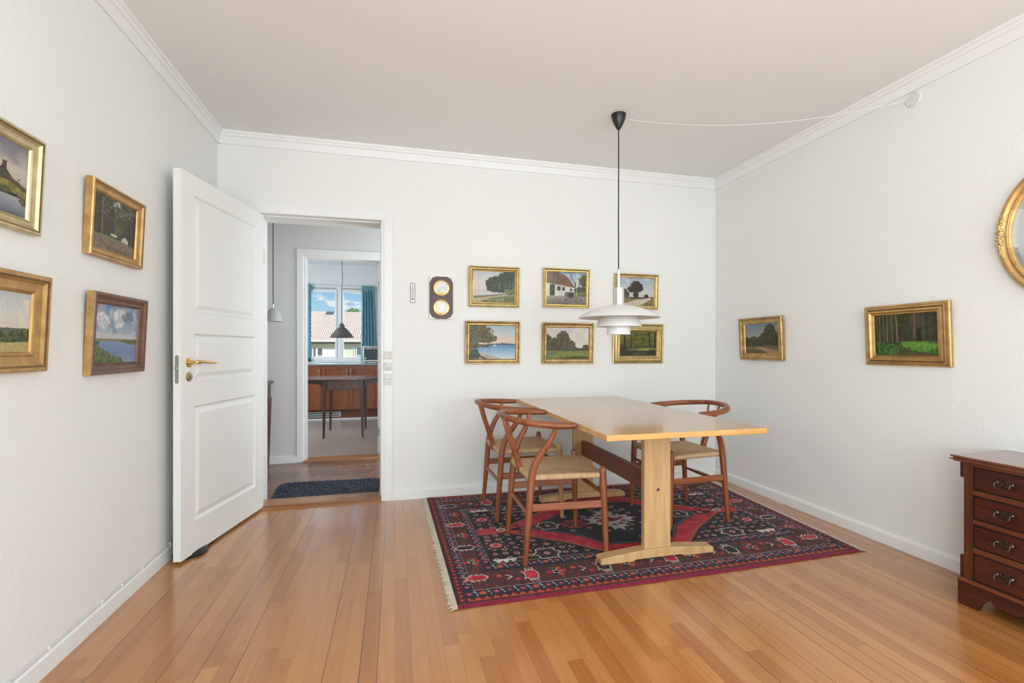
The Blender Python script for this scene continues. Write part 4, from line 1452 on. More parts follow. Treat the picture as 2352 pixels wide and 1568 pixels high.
# segments of each moulding that take the darker gilding (keyed by number of profile points)
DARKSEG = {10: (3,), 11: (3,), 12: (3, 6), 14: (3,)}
DEEP = [(0, 0), (0, .024), (.003, .028), (.010, .0285), (.015, .026), (.022, .019), (.030, .015), (.036, .014), (.039, .016), (.043, .013), (.047, .008)]
STEPPED = [(0, 0), (0, .012), (.004, .018), (.012, .020), (.014, .026), (.022, .029), (.025, .024), (.030, .030), (.040, .032), (.048, .022), (.053, .024), (.058, .012)]


def picture(label, side, along, zc, w_, h_, prof, mat, artfn, seed, rw, lean=2.7, pix=(208, 150), group=None, scale=1.0, tilt=0.0, lip_mat=None):
    zb = zc - h_ / 2
    if side == 'back':
        loc, rz = (along, YB - .001, zb), 0
    elif side == 'right':
        loc, rz = (XR - .001, along, zb), math.radians(-90)
    else:
        loc, rz = (XL + .001, along, zb), math.radians(90)
    t = thing('framed_painting', label, 'painting', loc, rz, group)
    t.rotation_mode = 'XYZ'
    # lean forward about the lower edge, hung on a hidden wire
    t.rotation_euler = (math.radians(lean), math.radians(tilt), rz)
    P = [(a * scale, b) for a, b in prof]
    m = MB()
    lip = [i for i, (a, b) in enumerate(P) if b == max(q[1] for q in P)][0]
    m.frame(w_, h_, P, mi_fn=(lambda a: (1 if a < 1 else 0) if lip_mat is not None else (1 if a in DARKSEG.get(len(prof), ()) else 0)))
    t0, d0 = P[-1]
    # back board closes the frame
    m.add([(-w_ / 2, 0, -h_ / 2), (w_ / 2, 0, -h_ / 2), (w_ / 2, 0, h_ / 2), (-w_ / 2, 0, h_ / 2)], [(0, 1, 2, 3)])
    m.v = [(x, y, zz + h_ / 2) for x, y, zz in m.v]
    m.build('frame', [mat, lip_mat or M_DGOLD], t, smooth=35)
    a = Art(pix[0], pix[1], seed)
    artfn(a)
    n = a.noise(3, 2)[..., None]
    a.im = a.im * (.96 + .08 * n)
    iw, ih = w_ / 2 - t0, h_ / 2 - t0

    def pf(U, V):
        return -iw + 2 * iw * U, np.full(U.shape, -d0 + .0005), h_ / 2 + ih - 2 * ih * V
    raster_mesh('canvas', a, pf, M_PAINT, t)
    return t


GB = 'framed landscapes in two rows on the back wall'
GLW = 'framed landscapes on the left wall'
GR = 'framed landscapes on the right wall'
# back wall (corner pixels re-projected on the wall give these places and sizes)
picture('gilt framed painting of a beach below dark woods, right of the clock', 'back', .757, 1.620, .404, .314, DOUBLE, M_GOLD, art_beach_wood, 3, .04, group=GB)
picture('gilt framed painting of a blue bay with a tree and a sailing boat', 'back', .745, 1.185, .436, .334, SCOOP, M_AGOLD, art_bay_tree, 4, .036, group=GB)
picture('gilt framed painting of a thatched white cottage with a well pole', 'back', 1.360, 1.629, .402, .320, SCOOP, M_GOLD, art_cottage, 5, .036, group=GB, scale=.92)
picture('gilt framed painting of round trees behind a sunny meadow', 'back', 1.372, 1.180, .444, .334, SCOOP, M_AGOLD, art_field_trees, 6, .036, group=GB, scale=1.15)
picture('gilt framed painting of a dark tree beside a pale road, behind the pendant lamp', 'back', 1.988, 1.619, .404, .300, SCOOP, M_GOLD, art_road_tree, 7, .036, group=GB)
picture('gilt framed painting of a bright green forest path, lower right of the group', 'back', 2.007, 1.179, .470, .334, FLATP, M_GOLD, art_green_wood, 8, .05, group=GB, scale=1.2)
picture('smaller gilt framed painting of a tall tree by a sandy path, near the room corner', 'right', 3.085, 1.214, .440, .332, DEEP, M_AGOLD, art_path_tree, 9, .045, group=GR, scale=1.1)
picture('wide gilt framed painting of a spruce forest with a green glade', 'right', 2.020, 1.211, .450, .345, STEPPED, M_OGOLD, art_spruce_glade, 10, .058, group=GR, pix=(240, 160))
picture('silvery gilt framed painting of a lake under grey sky, cut by the left edge', 'left', 1.700, 1.670, .46, .318, DEEP, M_CGOLD, art_castle_lake, 11, .045, group=GLW)
picture('gilt framed painting of a white house behind tall dark trees', 'left', 2.390, 1.660, .398, .306, DEEP, M_OGOLD, art_wood_house, 12, .045, group=GLW, scale=.9)
picture('gilt framed painting of a valley with hedges, cut by the left edge below the lake', 'left', 1.725, 1.217, .47, .320, DEEP, M_OGOLD, art_valley, 13, .045, group=GLW, scale=1.4)
picture('brown and gilt framed painting of a blue river under white clouds', 'left', 2.401, 1.195, .412, .336, DEEP, M_BFRAME, art_marsh, 14, .045, group=GLW, lip_mat=M_OGOLD)

# ================================================================== RUG
RC = np.array([[.262, 2.042], [2.53, 2.085], [2.605, 3.552], [.228, 3.612]])
rg = Art(690, 450, 21)
BLK, NAVY, MAR, DRED, RED, PINK, ORG, WHT, BRN = (20, 18, 22), (24, 28, 46), (66, 34, 30), (84, 20, 26), (178, 34, 50), (206, 128, 124), (176, 74, 40), (206, 196, 184), (92, 58, 44)
# coordinates in centimetres: u 0..230 left to right, v 0..150 near to far
UU, VV = rg.X * 230, (1 - rg.Y) * 150


def R_(u0, u1, v0, v1):
    return (UU >= u0) & (UU < u1) & (VV >= v0) & (VV < v1)


def rp(pts, col, a=1.0, rough=0.0):
    rg.poly([(u / 230, 1 - v / 150) for u, v in pts], col, a, rough, 4)


def rl(pts, wd, col, a=1.0):
    rg.line([(u / 230, 1 - v / 150) for u, v in pts], wd / 230, col, a)


def ell(u, v, a, b, col, al=1.0):
    i0, i1 = max(0, int((u - a) * 3) - 1), min(rg.w, int((u + a) * 3) + 2)
    j0, j1 = max(0, int((150 - v - b) * 3) - 1), min(rg.h, int((150 - v + b) * 3) + 2)
    if i0 >= i1 or j0 >= j1:
        return
    mk = (((UU[j0:j1, i0:i1] - u) / a) ** 2 + ((VV[j0:j1, i0:i1] - v) / b) ** 2 < 1)[..., None] * al
    rg.im[j0:j1, i0:i1] = rg.im[j0:j1, i0:i1] * (1 - mk) + np.array(col, float) * mk


rg.put(np.ones_like(UU, bool), DRED)
rg.put((VV < 2.2) | (VV > 147.8), (118, 34, 54))


def inset(a, b):      # a: inset at the short sides, b: at the long sides
    return R_(a, 230 - a, b, 150 - b)


rg.put(inset(.8, 2.2) & ~inset(2.2, 3.6), (60, 14, 24))
# orange running triangles in the guard stripe
gs = inset(1.8, 3.4) & ~inset(5.0, 6.4)
rg.put(gs, (74, 20, 26))
tri_h = np.abs(((UU / 4.2) % 1) - .5) * 2
tri_v = np.abs(((VV / 3.4) % 1) - .5) * 2
on_side = (UU < 6) | (UU > 224)
d_h = np.minimum(VV, 150 - VV)
d_v = np.minimum(UU, 230 - UU)
rg.put(gs & ~on_side & (((d_h - 3.4) / 3.0) < (1 - tri_h) * .95), ORG)
rg.put(gs & on_side & (((d_v - 1.8) / 3.2) < (1 - tri_v) * .8) & (d_v > 2.6), (190, 66, 40))
rg.put(inset(5.0, 6.4), NAVY)
rg.put(inset(9.6, 11.8), (150, 120, 116))
rg.put(inset(9.9, 12.3), MAR)
nz = rg.noise(9, 3)
rg.put(inset(9.9, 12.3) & (nz > .55), (96, 30, 36), .8)
rg.put(inset(18.6, 28.4), (28, 24, 34))
rg.put(inset(19.0, 29.0), NAVY)
rg.put(inset(23.4, 35.4), (140, 116, 112))
rg.put(inset(23.8, 36.0), BLK)


def floret(u, v, r, c, c2=WHT, n=6):
    ell(u, v, r, r * .9, c)
    ell(u, v, r * .35, r * .32, c2, .9)


# flowers along the navy bands
for (ins_s, ins_l, step) in ((7.3, 9.1, 6.4), (21.2, 32.2, 6.2)):
    u = ins_s
    k = 0
    while u < 230 - ins_s + .1:
        for v in (ins_l, 150 - ins_l):
            floret(u, v, 1.75, [(120, 46, 62), ORG, (120, 46, 62), (96, 40, 60)][k % 4], (190, 120, 120))
            for du, dv in ((2.6, 1.5), (3.6, -1.4), (3.2, .5)):
                ell(u + du, v + dv, .45, .55, (190, 196, 204), .9)
        u += step
        k += 1
    v = ins_l + step
    k = 0
    while v < 150 - ins_l - step * .5:
        for uu in (ins_s, 230 - ins_s):
            floret(uu, v, 1.35, [(160, 60, 76), ORG, (160, 60, 76), (120, 40, 60)][k % 4], (200, 130, 130))
            for du, dv in ((1.3, 2.4), (-1.3, 3.4), (.2, 3.0)):
                ell(uu + du, v + dv, .42, .5, (190, 196, 204), .9)
        v += step * .86
        k += 1
# wide border: bright beetles with white claws and clusters of florets


def beetle(u, v, horiz, col):
    a, b = (5.2, 2.2) if horiz else (3.4, 4.0)
    rp([(u - a, v - b * .6), (u - a * .6, v - b), (u + a * .6, v - b), (u + a, v - b * .3), (u + a, v + b * .3), (u + a * .6, v + b), (u - a * .6, v + b), (u - a, v + b * .6)], col)
    for s in (-1, 1):
        rl([(u - a, v + s * b * .7), (u - a * .5, v + s * b * 1.15), (u + a * .6, v + s * b * 1.15), (u + a, v)], .55, WHT)
        for q in (-.7, -.2, .3):
            rl([(u + a * q, v + s * b * 1.15), (u + a * (q + .25), v + s * b * 1.7)], .5, WHT)
        rl([(u - a, v), (u - a * 1.35, v + s * b)], .5, WHT)


def cluster(u, v, r):
    for k in range(6):
        an = k * math.pi / 3
        ell(u + r * math.cos(an), v + r * math.sin(an), r * .42, r * .38, [RED, ORG, (60, 70, 50), RED, NAVY, ORG][k])
    ell(u, v, r * .35, r * .35, NAVY)
    for k in range(5):
        an = k * 1.2566
        ell(u + r * .5 * math.cos(an), v + r * .5 * math.sin(an), r * .16, r * .16, WHT)


for k, v in enumerate((23, 40, 57.5, 75, 92, 110, 127)):
    for u in (14.0, 216.0):
        if k % 2 == 0:
            beetle(u, v, True, RED if k % 4 == 0 else (40, 22, 30))
        else:
            cluster(u, v, 3.3)
for k, u in enumerate(range(28, 210, 13)):
    for v in (20.5, 129.5):
        if k % 3 == 1:
            beetle(u, v, False, RED if k % 2 else (30, 22, 26))
        elif k % 3 == 2:
            cluster(u, v, 3.6)
        else:
            for s in (-1, 1):
                rl([(u, v - 2 * s), (u + 2.6, v), (u, v + 2.4 * s)], .5, WHT)
            ell(u - 3.5, v + 2, 1.6, 1.4, ORG)
            ell(u + 5, v - 3, 1.4, 1.3, RED)
rg.speck(inset(10.5, 13.0) & ~inset(18, 28), [(150, 60, 50), (60, 60, 48), (150, 120, 110)], .03, 2)

# field: small rosettes everywhere on black
fm = inset(24.6, 37)
occupied = []


def rosette(u, v, r):
    c = [(84, 46, 40), (96, 40, 46), (70, 60, 58), (112, 56, 36), (60, 30, 40)][int(rg.rng.integers(5))]
    ell(u, v, r, r * .95, c)
    for k in range(6):
        an = k * math.pi / 3
        ell(u + r * .55 * math.cos(an), v + r * .55 * math.sin(an), r * .17, r * .17, WHT if rg.rng.random() < .7 else PINK)
    ell(u, v, r * .2, r * .2, RED)


for u in np.arange(28, 205, 6.4):
    for v in np.arange(40, 113, 6.0):
        rosette(u + rg.rng.uniform(-.9, .9), v + rg.rng.uniform(-.9, .9), rg.rng.uniform(1.7, 2.5))
        if rg.rng.random() < .6:
            ell(u + 3.2, v + 3, .4, .4, WHT)

# long red hexagon with saw-toothed orange outline and black heart
C0 = 115.0


def hexa(a, hgt, tip=0.0):
    return [(C0 - a, 77 - 0), (C0 - a * .55, 77 - hgt * .52), (C0 - 22, 77 - hgt * .95), (C0, 77 - hgt), (C0 + 22, 77 - hgt * .95), (C0 + a * .55, 77 - hgt * .52), (C0 + a, 77), (C0 + a * .55, 77 + hgt * .52), (C0 + 22, 77 + hgt * .95), (C0, 77 + hgt), (C0 - 22, 77 + hgt * .95), (C0 - a * .55, 77 + hgt * .52)]


saw = (np.abs(((UU / 1.7) % 1) - .5) * 2 - .5) * 1.6
rgX, rgY = rg.X.copy(), rg.Y.copy()
rg.warp = True
rg.Y = rgY + np.where(VV < 77, -saw, saw) / 150
rp(hexa(82, 52.0), BLK)
rp(hexa(79, 49.5), (168, 84, 48))
rg.Y = rgY
rg.warp = False
rp(hexa(76, 47.0), RED, 1.0, .006)
n2 = rg.noise(14, 3)
rp([(24, 72.8), (42, 72.8), (48, 77), (42, 81.2), (24, 81.2)], (168, 84, 48))
rp([(24, 73.6), (44, 73.6), (48, 77), (44, 80.4), (24, 80.4)], RED)
rp([(206, 72.8), (188, 72.8), (182, 77), (188, 81.2), (206, 81.2)], (168, 84, 48))
rp([(206, 73.6), (186, 73.6), (182, 77), (186, 80.4), (206, 80.4)], RED)
rp(hexa(60, 35.5), BLK)
rp(hexa(58.5, 34.3), (110, 110, 122))
rp(hexa(57.5, 33.6), (24, 22, 32))
rm = (rg.im[..., 0] > 170) & (rg.im[..., 1] < 60)
rg.put(rm & (n2 > .55), (206, 60, 78), .55)
rg.put(rm & (n2 < .4), (146, 22, 44), .5)
for s in (-1, 1):
    # hooked tips of the heart
    rp([(C0 + s * 58, 77 - 4), (C0 + s * 70, 77 - 1.2), (C0 + s * 70, 77 + 1.2), (C0 + s * 58, 77 + 4)], BLK)
    for q in (-1, 1):
        rl([(C0 + s * 64, 77 + q * 2), (C0 + s * 66, 77 + q * 6), (C0 + s * 63, 77 + q * 8)], 1.2, BLK)
    rosette(C0 + s * 62, 77, 2.4)
    ell(C0 + s * 76, 78, 3.7, 3.1, (20, 18, 22))
    ell(C0 + s * 76, 78, 3.2, 2.6, (196, 190, 172))
    rosette(C0 + s * 76, 78, 1.7)
for _ in range(90):
    u, v = rg.rng.uniform(62, 168), rg.rng.uniform(46, 108)
    if abs(u - C0) / 58 + abs(v - 77) / 38 < .88:
        rosette(u, v, rg.rng.uniform(1.7, 2.6))


def wbox(u, v, a, b, fill=(58, 34, 34)):
    o = [(u - a, v - b), (u + a, v - b), (u + a * 1.15, v - b * .35), (u + a * 1.7, v), (u + a * 1.15, v + b * .35), (u + a, v + b), (u - a, v + b), (u - a * 1.15, v + b * .35), (u - a * 1.7, v), (u - a * 1.15, v - b * .35)]
    rp([((p[0] - u) * 1.15 + u, (p[1] - v) * 1.15 + v) for p in o], BLK)
    rp(o, fill)
    rl(o + [o[0]], .7, WHT)
    ell(u, v, a * .6, b * .6, NAVY)
    rp([(u - a * .42, v), (u, v - b * .42), (u + a * .42, v), (u, v + b * .42)], (200, 150, 148))
    ell(u, v, a * .16, b * .16, RED)


for u, v in ((56, 41), (176, 42), (56, 112), (176, 112)):
    wbox(u, v, 4.8, 5.6)
for s in (-1, 1):
    wbox(C0 + s * 46, 78, 4.6, 5.2)
for u, v in ((31, 57), (31, 97), (199, 57), (199, 97)):
    rp([(u - 6, v - 5), (u + 6, v - 5), (u + 6, v + 5), (u - 6, v + 5)], (70, 36, 38))
    for k in range(8):
        an = k * math.pi / 4
        ell(u + 2.6 * math.cos(an), v + 2.2 * math.sin(an), 1.0, .9, PINK)
    ell(u, v, 1.5, 1.4, RED)
    for k in range(4):
        ell(u + (-1) ** k * 4.4, v + (1 if k < 2 else -1) * 3.6, .5, .5, WHT)
for (u, v, sx_, sy_) in ((30, 36.5, 1, 1), (200, 36.5, -1, 1), (30, 115, 1, -1), (200, 115, -1, -1)):
    z_ = [(u - 5 * sx_, v + 3 * sy_), (u + 9 * sx_, v + 3 * sy_), (u + 6 * sx_, v - 1 * sy_), (u + 4 * sx_, v + 1.5 * sy_), (u + 2 * sx_, v - 1.5 * sy_), (u, v + 1.5 * sy_), (u - 2 * sx_, v - 1 * sy_)]
    rp(z_, WHT)
    rp([(u - 3 * sx_, v - 2 * sy_), (u, v - .2 * sy_), (u + 3 * sx_, v - 2 * sy_)], RED)
# red flowers and the jagged light medallion in the centre
for s in (-1, 1):
    u = C0 + s * 29
    for k in range(9):
        an = k * 2 * math.pi / 9
        rp([(u, 77), (u + 8 * math.cos(an - .2), 77 + 6 * math.sin(an - .2)), (u + 10 * math.cos(an), 77 + 7.5 * math.sin(an)), (u + 8 * math.cos(an + .2), 77 + 6 * math.sin(an + .2))], RED)
    ell(u, 77, 4, 3, (70, 20, 34))
    rosette(u, 77, 2.2)
med = []
NJ = 34
for k in range(NJ):
    an = 2 * math.pi * k / NJ
    r = 1.0 if k % 2 == 0 else .74
    r *= 1 + .18 * math.cos(4 * an)
    med.append((112 + 15.5 * r * math.cos(an), 79 + 16.5 * r * math.sin(an)))
rp([((u - 112) * 1.1 + 112, (v - 79) * 1.1 + 79) for u, v in med], BLK)
rp(med, (176, 172, 168))
for k in range(10):
    an = 2 * math.pi * k / 10 + .2
    u, v = 112 + 8.5 * math.cos(an), 79 + 9 * math.sin(an)
    rp([(u - 2.6, v - 1.6), (u - .6, v - .6), (u, v - 2.6), (u + .7, v - .6), (u + 2.6, v - 1.4), (u + 1.2, v + 1.6), (u - 1.4, v + 1.4)], (120, 28, 44))
rp([(107, 77), (112, 75), (117, 77), (121, 80), (114, 82), (112, 86), (109, 81), (103, 80)], (120, 28, 44))
ell(112, 79, 2.2, 2.0, (60, 20, 30))
rg.im = rg.im * (.86 + .28 * rg.noise(2, 1)[..., None])

rug = thing('persian_rug', 'dark red and navy patterned wool rug with pale fringes, under the trestle table', 'rug', (1.4, 2.82, 0))


def rugpos(U, V):
    b = 1 - V
    c = [RC[k] for k in range(4)]
    P = [(1 - U) * (1 - b) * c[0][k] + U * (1 - b) * c[1][k] + U * b * c[2][k] + (1 - U) * b * c[3][k] for k in (0, 1)]
    sag = -.012 * np.sin(U * math.pi) * (1 - b)
    rr = np.random.default_rng(5)
    z0 = .0115 + (rr.random(U.shape) - .5) * .0012
    e = np.minimum(np.minimum(U * 230, (1 - U) * 230), np.minimum(V * 150, (1 - V) * 150))
    z0 = np.where(e < .8, .002 + e / .8 * .0095, z0)
    return P[0] - 1.4, P[1] + sag - 2.82, z0


raster_mesh('pile', rg, rugpos, M_WOOL, rug)
fm_ = MB()
rr = random.Random(3)
for side in (0, 1):
    a, b = (RC[0], RC[3]) if side == 0 else (RC[1], RC[2])
    sg = -1 if side == 0 else 1
    for k in range(420):
        t = (k + rr.uniform(-.4, .4)) / 420
        x, y = a[0] + (b[0] - a[0]) * t - 1.4, a[1] + (b[1] - a[1]) * t - 2.82
        L = rr.uniform(.022, .036)
        dy = rr.uniform(-.012, .012)
        w0 = .0028
        z1, z2 = .006 + rr.uniform(0, .003), .0025 + rr.uniform(0, .002)
        xa, xb, xc = x - sg * .004, x + sg * L * .5, x + sg * L
        vs = [(xa, y - w0, z1), (xa, y + w0, z1), (xb, y + dy * .5 - w0, z1), (xb, y + dy * .5 + w0, z1), (xc, y + dy - w0 * .6, z2), (xc, y + dy + w0 * .6, z2)]
        vs += [(p[0], p[1], p[2] - .0025) for p in vs]
        fm_.add(vs, [(0, 1, 3, 2), (2, 3, 5, 4), (6, 8, 9, 7), (8, 10, 11, 9), (0, 2, 8, 6), (2, 4, 10, 8), (1, 7, 9, 3), (3, 9, 11, 5), (4, 5, 11, 10)])
fm_.build('fringe', M_FRINGE, rug)

# ================================================================== SMALL THINGS ON THE BACK WALL
# thermometer
tm = thing('wall_thermometer', 'narrow white wall thermometer between doorway and clock', 'thermometer', (.131, YB, 1.556))
MB().box(-.0185, .0185, -.008, 0, -.074, .074).build('back_board', pmat('grey_brown_board', (.28, .20, .18), .5), tm, bevel=.003)
MB().box(-.0145, .0145, -.0095, -.008, -.070, .070).build('scale', M_DIAL, tm)
MB().tube([(0, -.011, -.045), (0, -.011, .05)], .0016, 8).build('tube', pmat('grey_fluid', (.30, .33, .32), .2), tm, smooth=60)
MB().lathe([(0, .004), (.005, .003), (.0065, .0), (0, -.0001)], 14, (0, -.0095, -.047), 'y').build('bulb', M_INK, tm, smooth=60)
m = MB()
for k in range(13):
    zz = -.034 + k * .0065
    L = .005 if k % 2 else .0075
    for s in (-1, 1):
        m.box(min(s * .004, s * (.004 + L)), max(s * .004, s * (.004 + L)), -.0099, -.0095, zz, zz + .0011)
m.box(-.002, .002, -.0099, -.0095, .056, .064)
m.build('scale_marks', M_INK, tm)
MB().lathe([(0, .003), (.003, .002), (.003, 0)], 10, (0, -.003, .077), 'y').build('hanger', M_STEEL, tm)

# clock and barometer on one board
ck = thing('clock_barometer_board', 'dark wooden board with brass clock above a barometer, pale metal corners', 'clock', (.345, YB, 1.524))
BW, BH = .176, .322
MB().box(-BW / 2, BW / 2, -.018, 0, -BH / 2, BH / 2).build('board', wood('dark_clock_board', srgb(66, 40, 38), srgb(98, 62, 58), .35, 'z'), ck, bevel=.002)
for sx_ in (-1, 1):
    for sz_ in (-1, 1):
        cx, cz = sx_ * BW / 2, sz_ * BH / 2
        q = [(0, 0), (-.044, 0), (-.040, -.006), (-.030, -.008), (-.022, -.012), (-.014, -.020), (-.009, -.030), (-.006, -.040), (0, -.046)]
        MB().prism([(cx + sx_ * a + sx_ * .001, cz + sz_ * b + sz_ * .001) for a, b in q], -.0205, -.004, 'xz').build('corner_mount', M_IVORY, ck)


def numeral(m, txt, an, r, y):
    """roman numeral made of strokes, standing outwards from the centre"""
    wid = {'I': .0022, 'V': .0048, 'X': .0048}
    tot = sum(wid[c] for c in txt)
    x = -tot / 2
    ca, sa = math.cos(an), math.sin(an)

    def P(u, v):       # u along the tangent, v outwards
        return (sa * v + ca * u, y, ca * v - sa * u)
    for c in txt:
        wd = wid[c]
        x0, x1, xm = x + .0004, x + wd - .0004, x + wd / 2
        st = {'I': [((xm, r - .004), (xm, r + .004))], 'V': [((x0, r + .004), (xm, r - .004)), ((xm, r - .004), (x1, r + .004))], 'X': [((x0, r + .004), (x1, r - .004)), ((x0, r - .004), (x1, r + .004))]}[c]
        for a, b in st:
            m.bar(P(*a), P(*b), .0009, .0004, up=(0, 1, 0))
        x += wd


for nm, dz in (('clock', .077), ('barometer', -.073)):
    R = .062
    h = MB()
    h.lathe([(R, .018), (R, .020), (R - .002, .023), (R - .006, .024), (R - .008, .022), (R - .010, .022), (R - .011, .045), (R - .012, .048), (R - .0145, .0485), (R - .016, .045)], 40, (0, 0, dz), 'y')
    ho = h.build(nm + '_housing', M_BRASS, ck, smooth=40)
    MB().lathe([(R - .0155, .0435), (0, .0436)], 36, (0, 0, dz), 'y').build('dial', M_DIAL, ho)
    mk = MB()
    if nm == 'clock':
        for k, tx in enumerate(('XII', 'I', 'II', 'III', 'IIII', 'V', 'VI', 'VII', 'VIII', 'IX', 'X', 'XI')):
            numeral(mk, tx, k * math.pi / 6, .034, -.0442)
        mk.v = [(x, y, zz + dz) for x, y, zz in mk.v]
        hands = MB()
        for an, L, wd in ((math.radians(109), .026, .0030), (math.radians(208), .038, .0022)):
            hands.bar((0, -.0452, dz), (math.sin(an) * L, -.0452, dz + math.cos(an) * L), wd * .5, .0006, up=(0, 1, 0))
            hands.bar((math.sin(an) * L * .62, -.0453, dz + math.cos(an) * L * .62), (math.sin(an) * L * .85, -.0453, dz + math.cos(an) * L * .85), wd, .0006, up=(0, 1, 0))
        hands.build('hands', M_INK, ho)
    else:
        for k in range(45):
            an = math.radians(-150 + k * 300 / 44)
            r0, r1 = (.030, .0345) if k % 4 == 0 else (.032, .0345)
            mk.bar((math.sin(an) * r0, -.0442, dz + math.cos(an) * r0), (math.sin(an) * r1, -.0442, dz + math.cos(an) * r1), .0006, .0004, up=(0, 1, 0))
        hands = MB()
        hands.bar((0, -.0452, dz - .024), (0, -.0452, dz + .030), .0014, .0006, up=(0, 1, 0))
        hands.lathe([(0, .0465), (.0035, .046), (.0035, .0445)], 14, (0, 0, dz), 'y')
        hands.build('hands', M_BRASS, ho)
    mk.build('dial_marks', pmat('grey_ink', (.22, .23, .24), .5), ho)

# switches on the right door casing
SXC, YC = -.052, YB - .014
for nm, lab, z0, z1 in (('blank_cover', 'cream blank cover plate, topmost of the plates on the door casing', 1.060, 1.112), ('dimmer_switch', 'white dimmer with round knob and small dark dot on the door casing', .976, 1.028)):
    t = thing(nm, lab, 'switch', (SXC, YC, (z0 + z1) / 2), group=None)
    hh = (z1 - z0) / 2
    MB().box(-.026, .026, -.008, 0, -hh, hh).build('plate', M_CREAMP if nm == 'blank_cover' else M_WHITEP, t, bevel=.0025)
    if nm == 'dimmer_switch':
        MB().box(-.0285, .0285, -.003, 0, -hh - .002, hh + .002).build('surround', M_DARKGAP, t)
        MB().lathe([(.019, .008), (.0185, .013), (.017, .014), (0, .014)], 28, (0, 0, -.001), 'y').build('knob', M_CREAMP, t, smooth=40)
        MB().lathe([(0, .009), (.003, .0088), (.003, .008)], 10, (-.018, 0, .019), 'y').build('indicator', M_INK, t)
    else:
        MB().box(-.0275, .0275, -.003, 0, -hh - .0015, hh + .0015).build('surround', M_DARKGAP, t)
t = thing('switch_with_socket', 'white rocker switch over a two pin socket, lowest on the door casing', 'switch', (SXC, YC, .905))
MB().box(-.027, .027, -.004, 0, -.041, .041).build('plate', M_DARKGAP, t, bevel=.001)
MB().box(-.0255, .0255, -.009, -.002, .0015, .040).build('rocker', M_WHITEP, t, bevel=.002)
so_ = MB().box(-.0255, .0255, -.008, -.002, -.040, -.0005).build('socket', M_WHITEP, t, bevel=.002)
for s in (-1, 1):
    MB().lathe([(0, .0086), (.0032, .0086), (.0032, .008)], 12, (s * .0095, 0, -.020), 'y').build('pin_hole', M_INK, so_)

# ================================================================== OVAL MIRROR (right wall)
mr = thing('oval_mirror', 'oval gilt mirror with carved leaves and beading, cut by the right edge', 'mirror', (XR - .001, 1.346, 1.655), math.radians(-90))
ma, mb_ = .262, .315
prof = [(0, 0), (0, .018), (.003, .026), (.010, .034), (.018, .036), (.026, .032), (.031, .022), (.034, .020), (.037, .024), (.040, .024), (.042, .019), (.046, .018), (.050, .014), (.052, .008)]
n = 96
m = MB()
vs, fs = [], []
for q, (tt, dd) in enumerate(prof):
    for k in range(n):
        an = 2 * math.pi * k / n
        vs.append(((ma - tt) * math.cos(an), -dd, (mb_ - tt) * math.sin(an)))
for q in range(len(prof) - 1):
    for k in range(n):
        a, b = q * n + k, q * n + (k + 1) % n
        fs.append((a, b, b + n, a + n))
m.add(vs, fs)
m.build('frame', M_OGOLD, mr, smooth=50)
m = MB()
nb = 150
for k in range(nb):
    an = 2 * math.pi * k / nb
    m.lathe([(0, .0285), (.0022, .027), (.0032, .0245), (.0022, .022)], 6, ((ma - .0385) * math.cos(an), 0, (mb_ - .0385) * math.sin(an)), 'y')
m.build('beading', M_AGOLD, mr, smooth=60)
m = MB()
gl = [((ma - .051) * math.cos(2 * math.pi * k / n), -.010, (mb_ - .051) * math.sin(2 * math.pi * k / n)) for k in range(n)]
g2 = [((ma - .068) * math.cos(2 * math.pi * k / n), -.0108, (mb_ - .068) * math.sin(2 * math.pi * k / n)) for k in range(n)]
m.add(gl + g2, [(k, (k + 1) % n, n + (k + 1) % n, n + k) for k in range(n)] + [tuple(range(n, 2 * n))])
m.build('glass', M_MIRROR, mr)
rr = random.Random(8)
for side, an0 in ((0, math.pi), (1, 0)):
    m = MB()
    for k in range(34):
        f = k / 33
        an = an0 + (f - .52) * .62
        off = rr.uniform(-.010, .010) * (1 - abs(f - .5))
        sz = .0075 * (1 - 1.2 * abs(f - .5)) + .002
        c = ((ma - .017 + off) * math.cos(an), 0, (mb_ - .017 + off) * math.sin(an))
        m.lathe([(0, .036 + sz * 1.1), (sz * .6, .036 + sz * .8), (sz, .034), (sz * .9, .028)], 7, c, 'y')
    for k in range(9):
        f = k / 8
        an = an0 + (f - .5) * .66
        c0 = Vector(((ma - .017) * math.cos(an), -.036, (mb_ - .017) * math.sin(an)))
        d = Vector((rr.uniform(-1, 1), -.35, rr.uniform(-1, 1))).normalized() * .014
        m.tube([c0, c0 + d * .6, c0 + d + Vector((0, .006, .003))], [.0035, .003, .001], 6)
    m.build('carved_leaves', M_GOLD, mr, smooth=50)

# ================================================================== HALL
hl = thing('hall_pendant', 'grey dome pendant on black cord in the hall beside the open door', 'lamp', (-1.055, 4.6, HZ))
z = lambda h: h - HZ
MB().lathe([(.0, z(1.502)), (.011, z(1.500)), (.016, z(1.495)), (.034, z(1.482)), (.054, z(1.458)), (.067, z(1.428)), (.075, z(1.40)), (.079, z(1.378)), (.0775, z(1.378)), (.07, z(1.41)), (.05, z(1.455)), (.015, z(1.49))], 40).build('shade', M_GREYLAMP, hl, smooth=50)
MB().lathe([(0, z(1.532)), (.0055, z(1.532)), (.0055, z(1.506)), (.010, z(1.504)), (.010, z(1.499)), (0, z(1.499))], 16).build('collar', M_CHROME, hl, smooth=40)
MB().tube([(0, 0, z(1.53)), (-.001, 0, z(2.0)), (0, 0, 0)], .0032, 8).build('cord', M_CORDK, hl, smooth=60)
MB().lathe([(.012, z(2.545)), (.035, z(2.575)), (.04, z(2.6)), (0, z(2.6))], 20).build('ceiling_cup', M_WHITEP, hl, smooth=40)

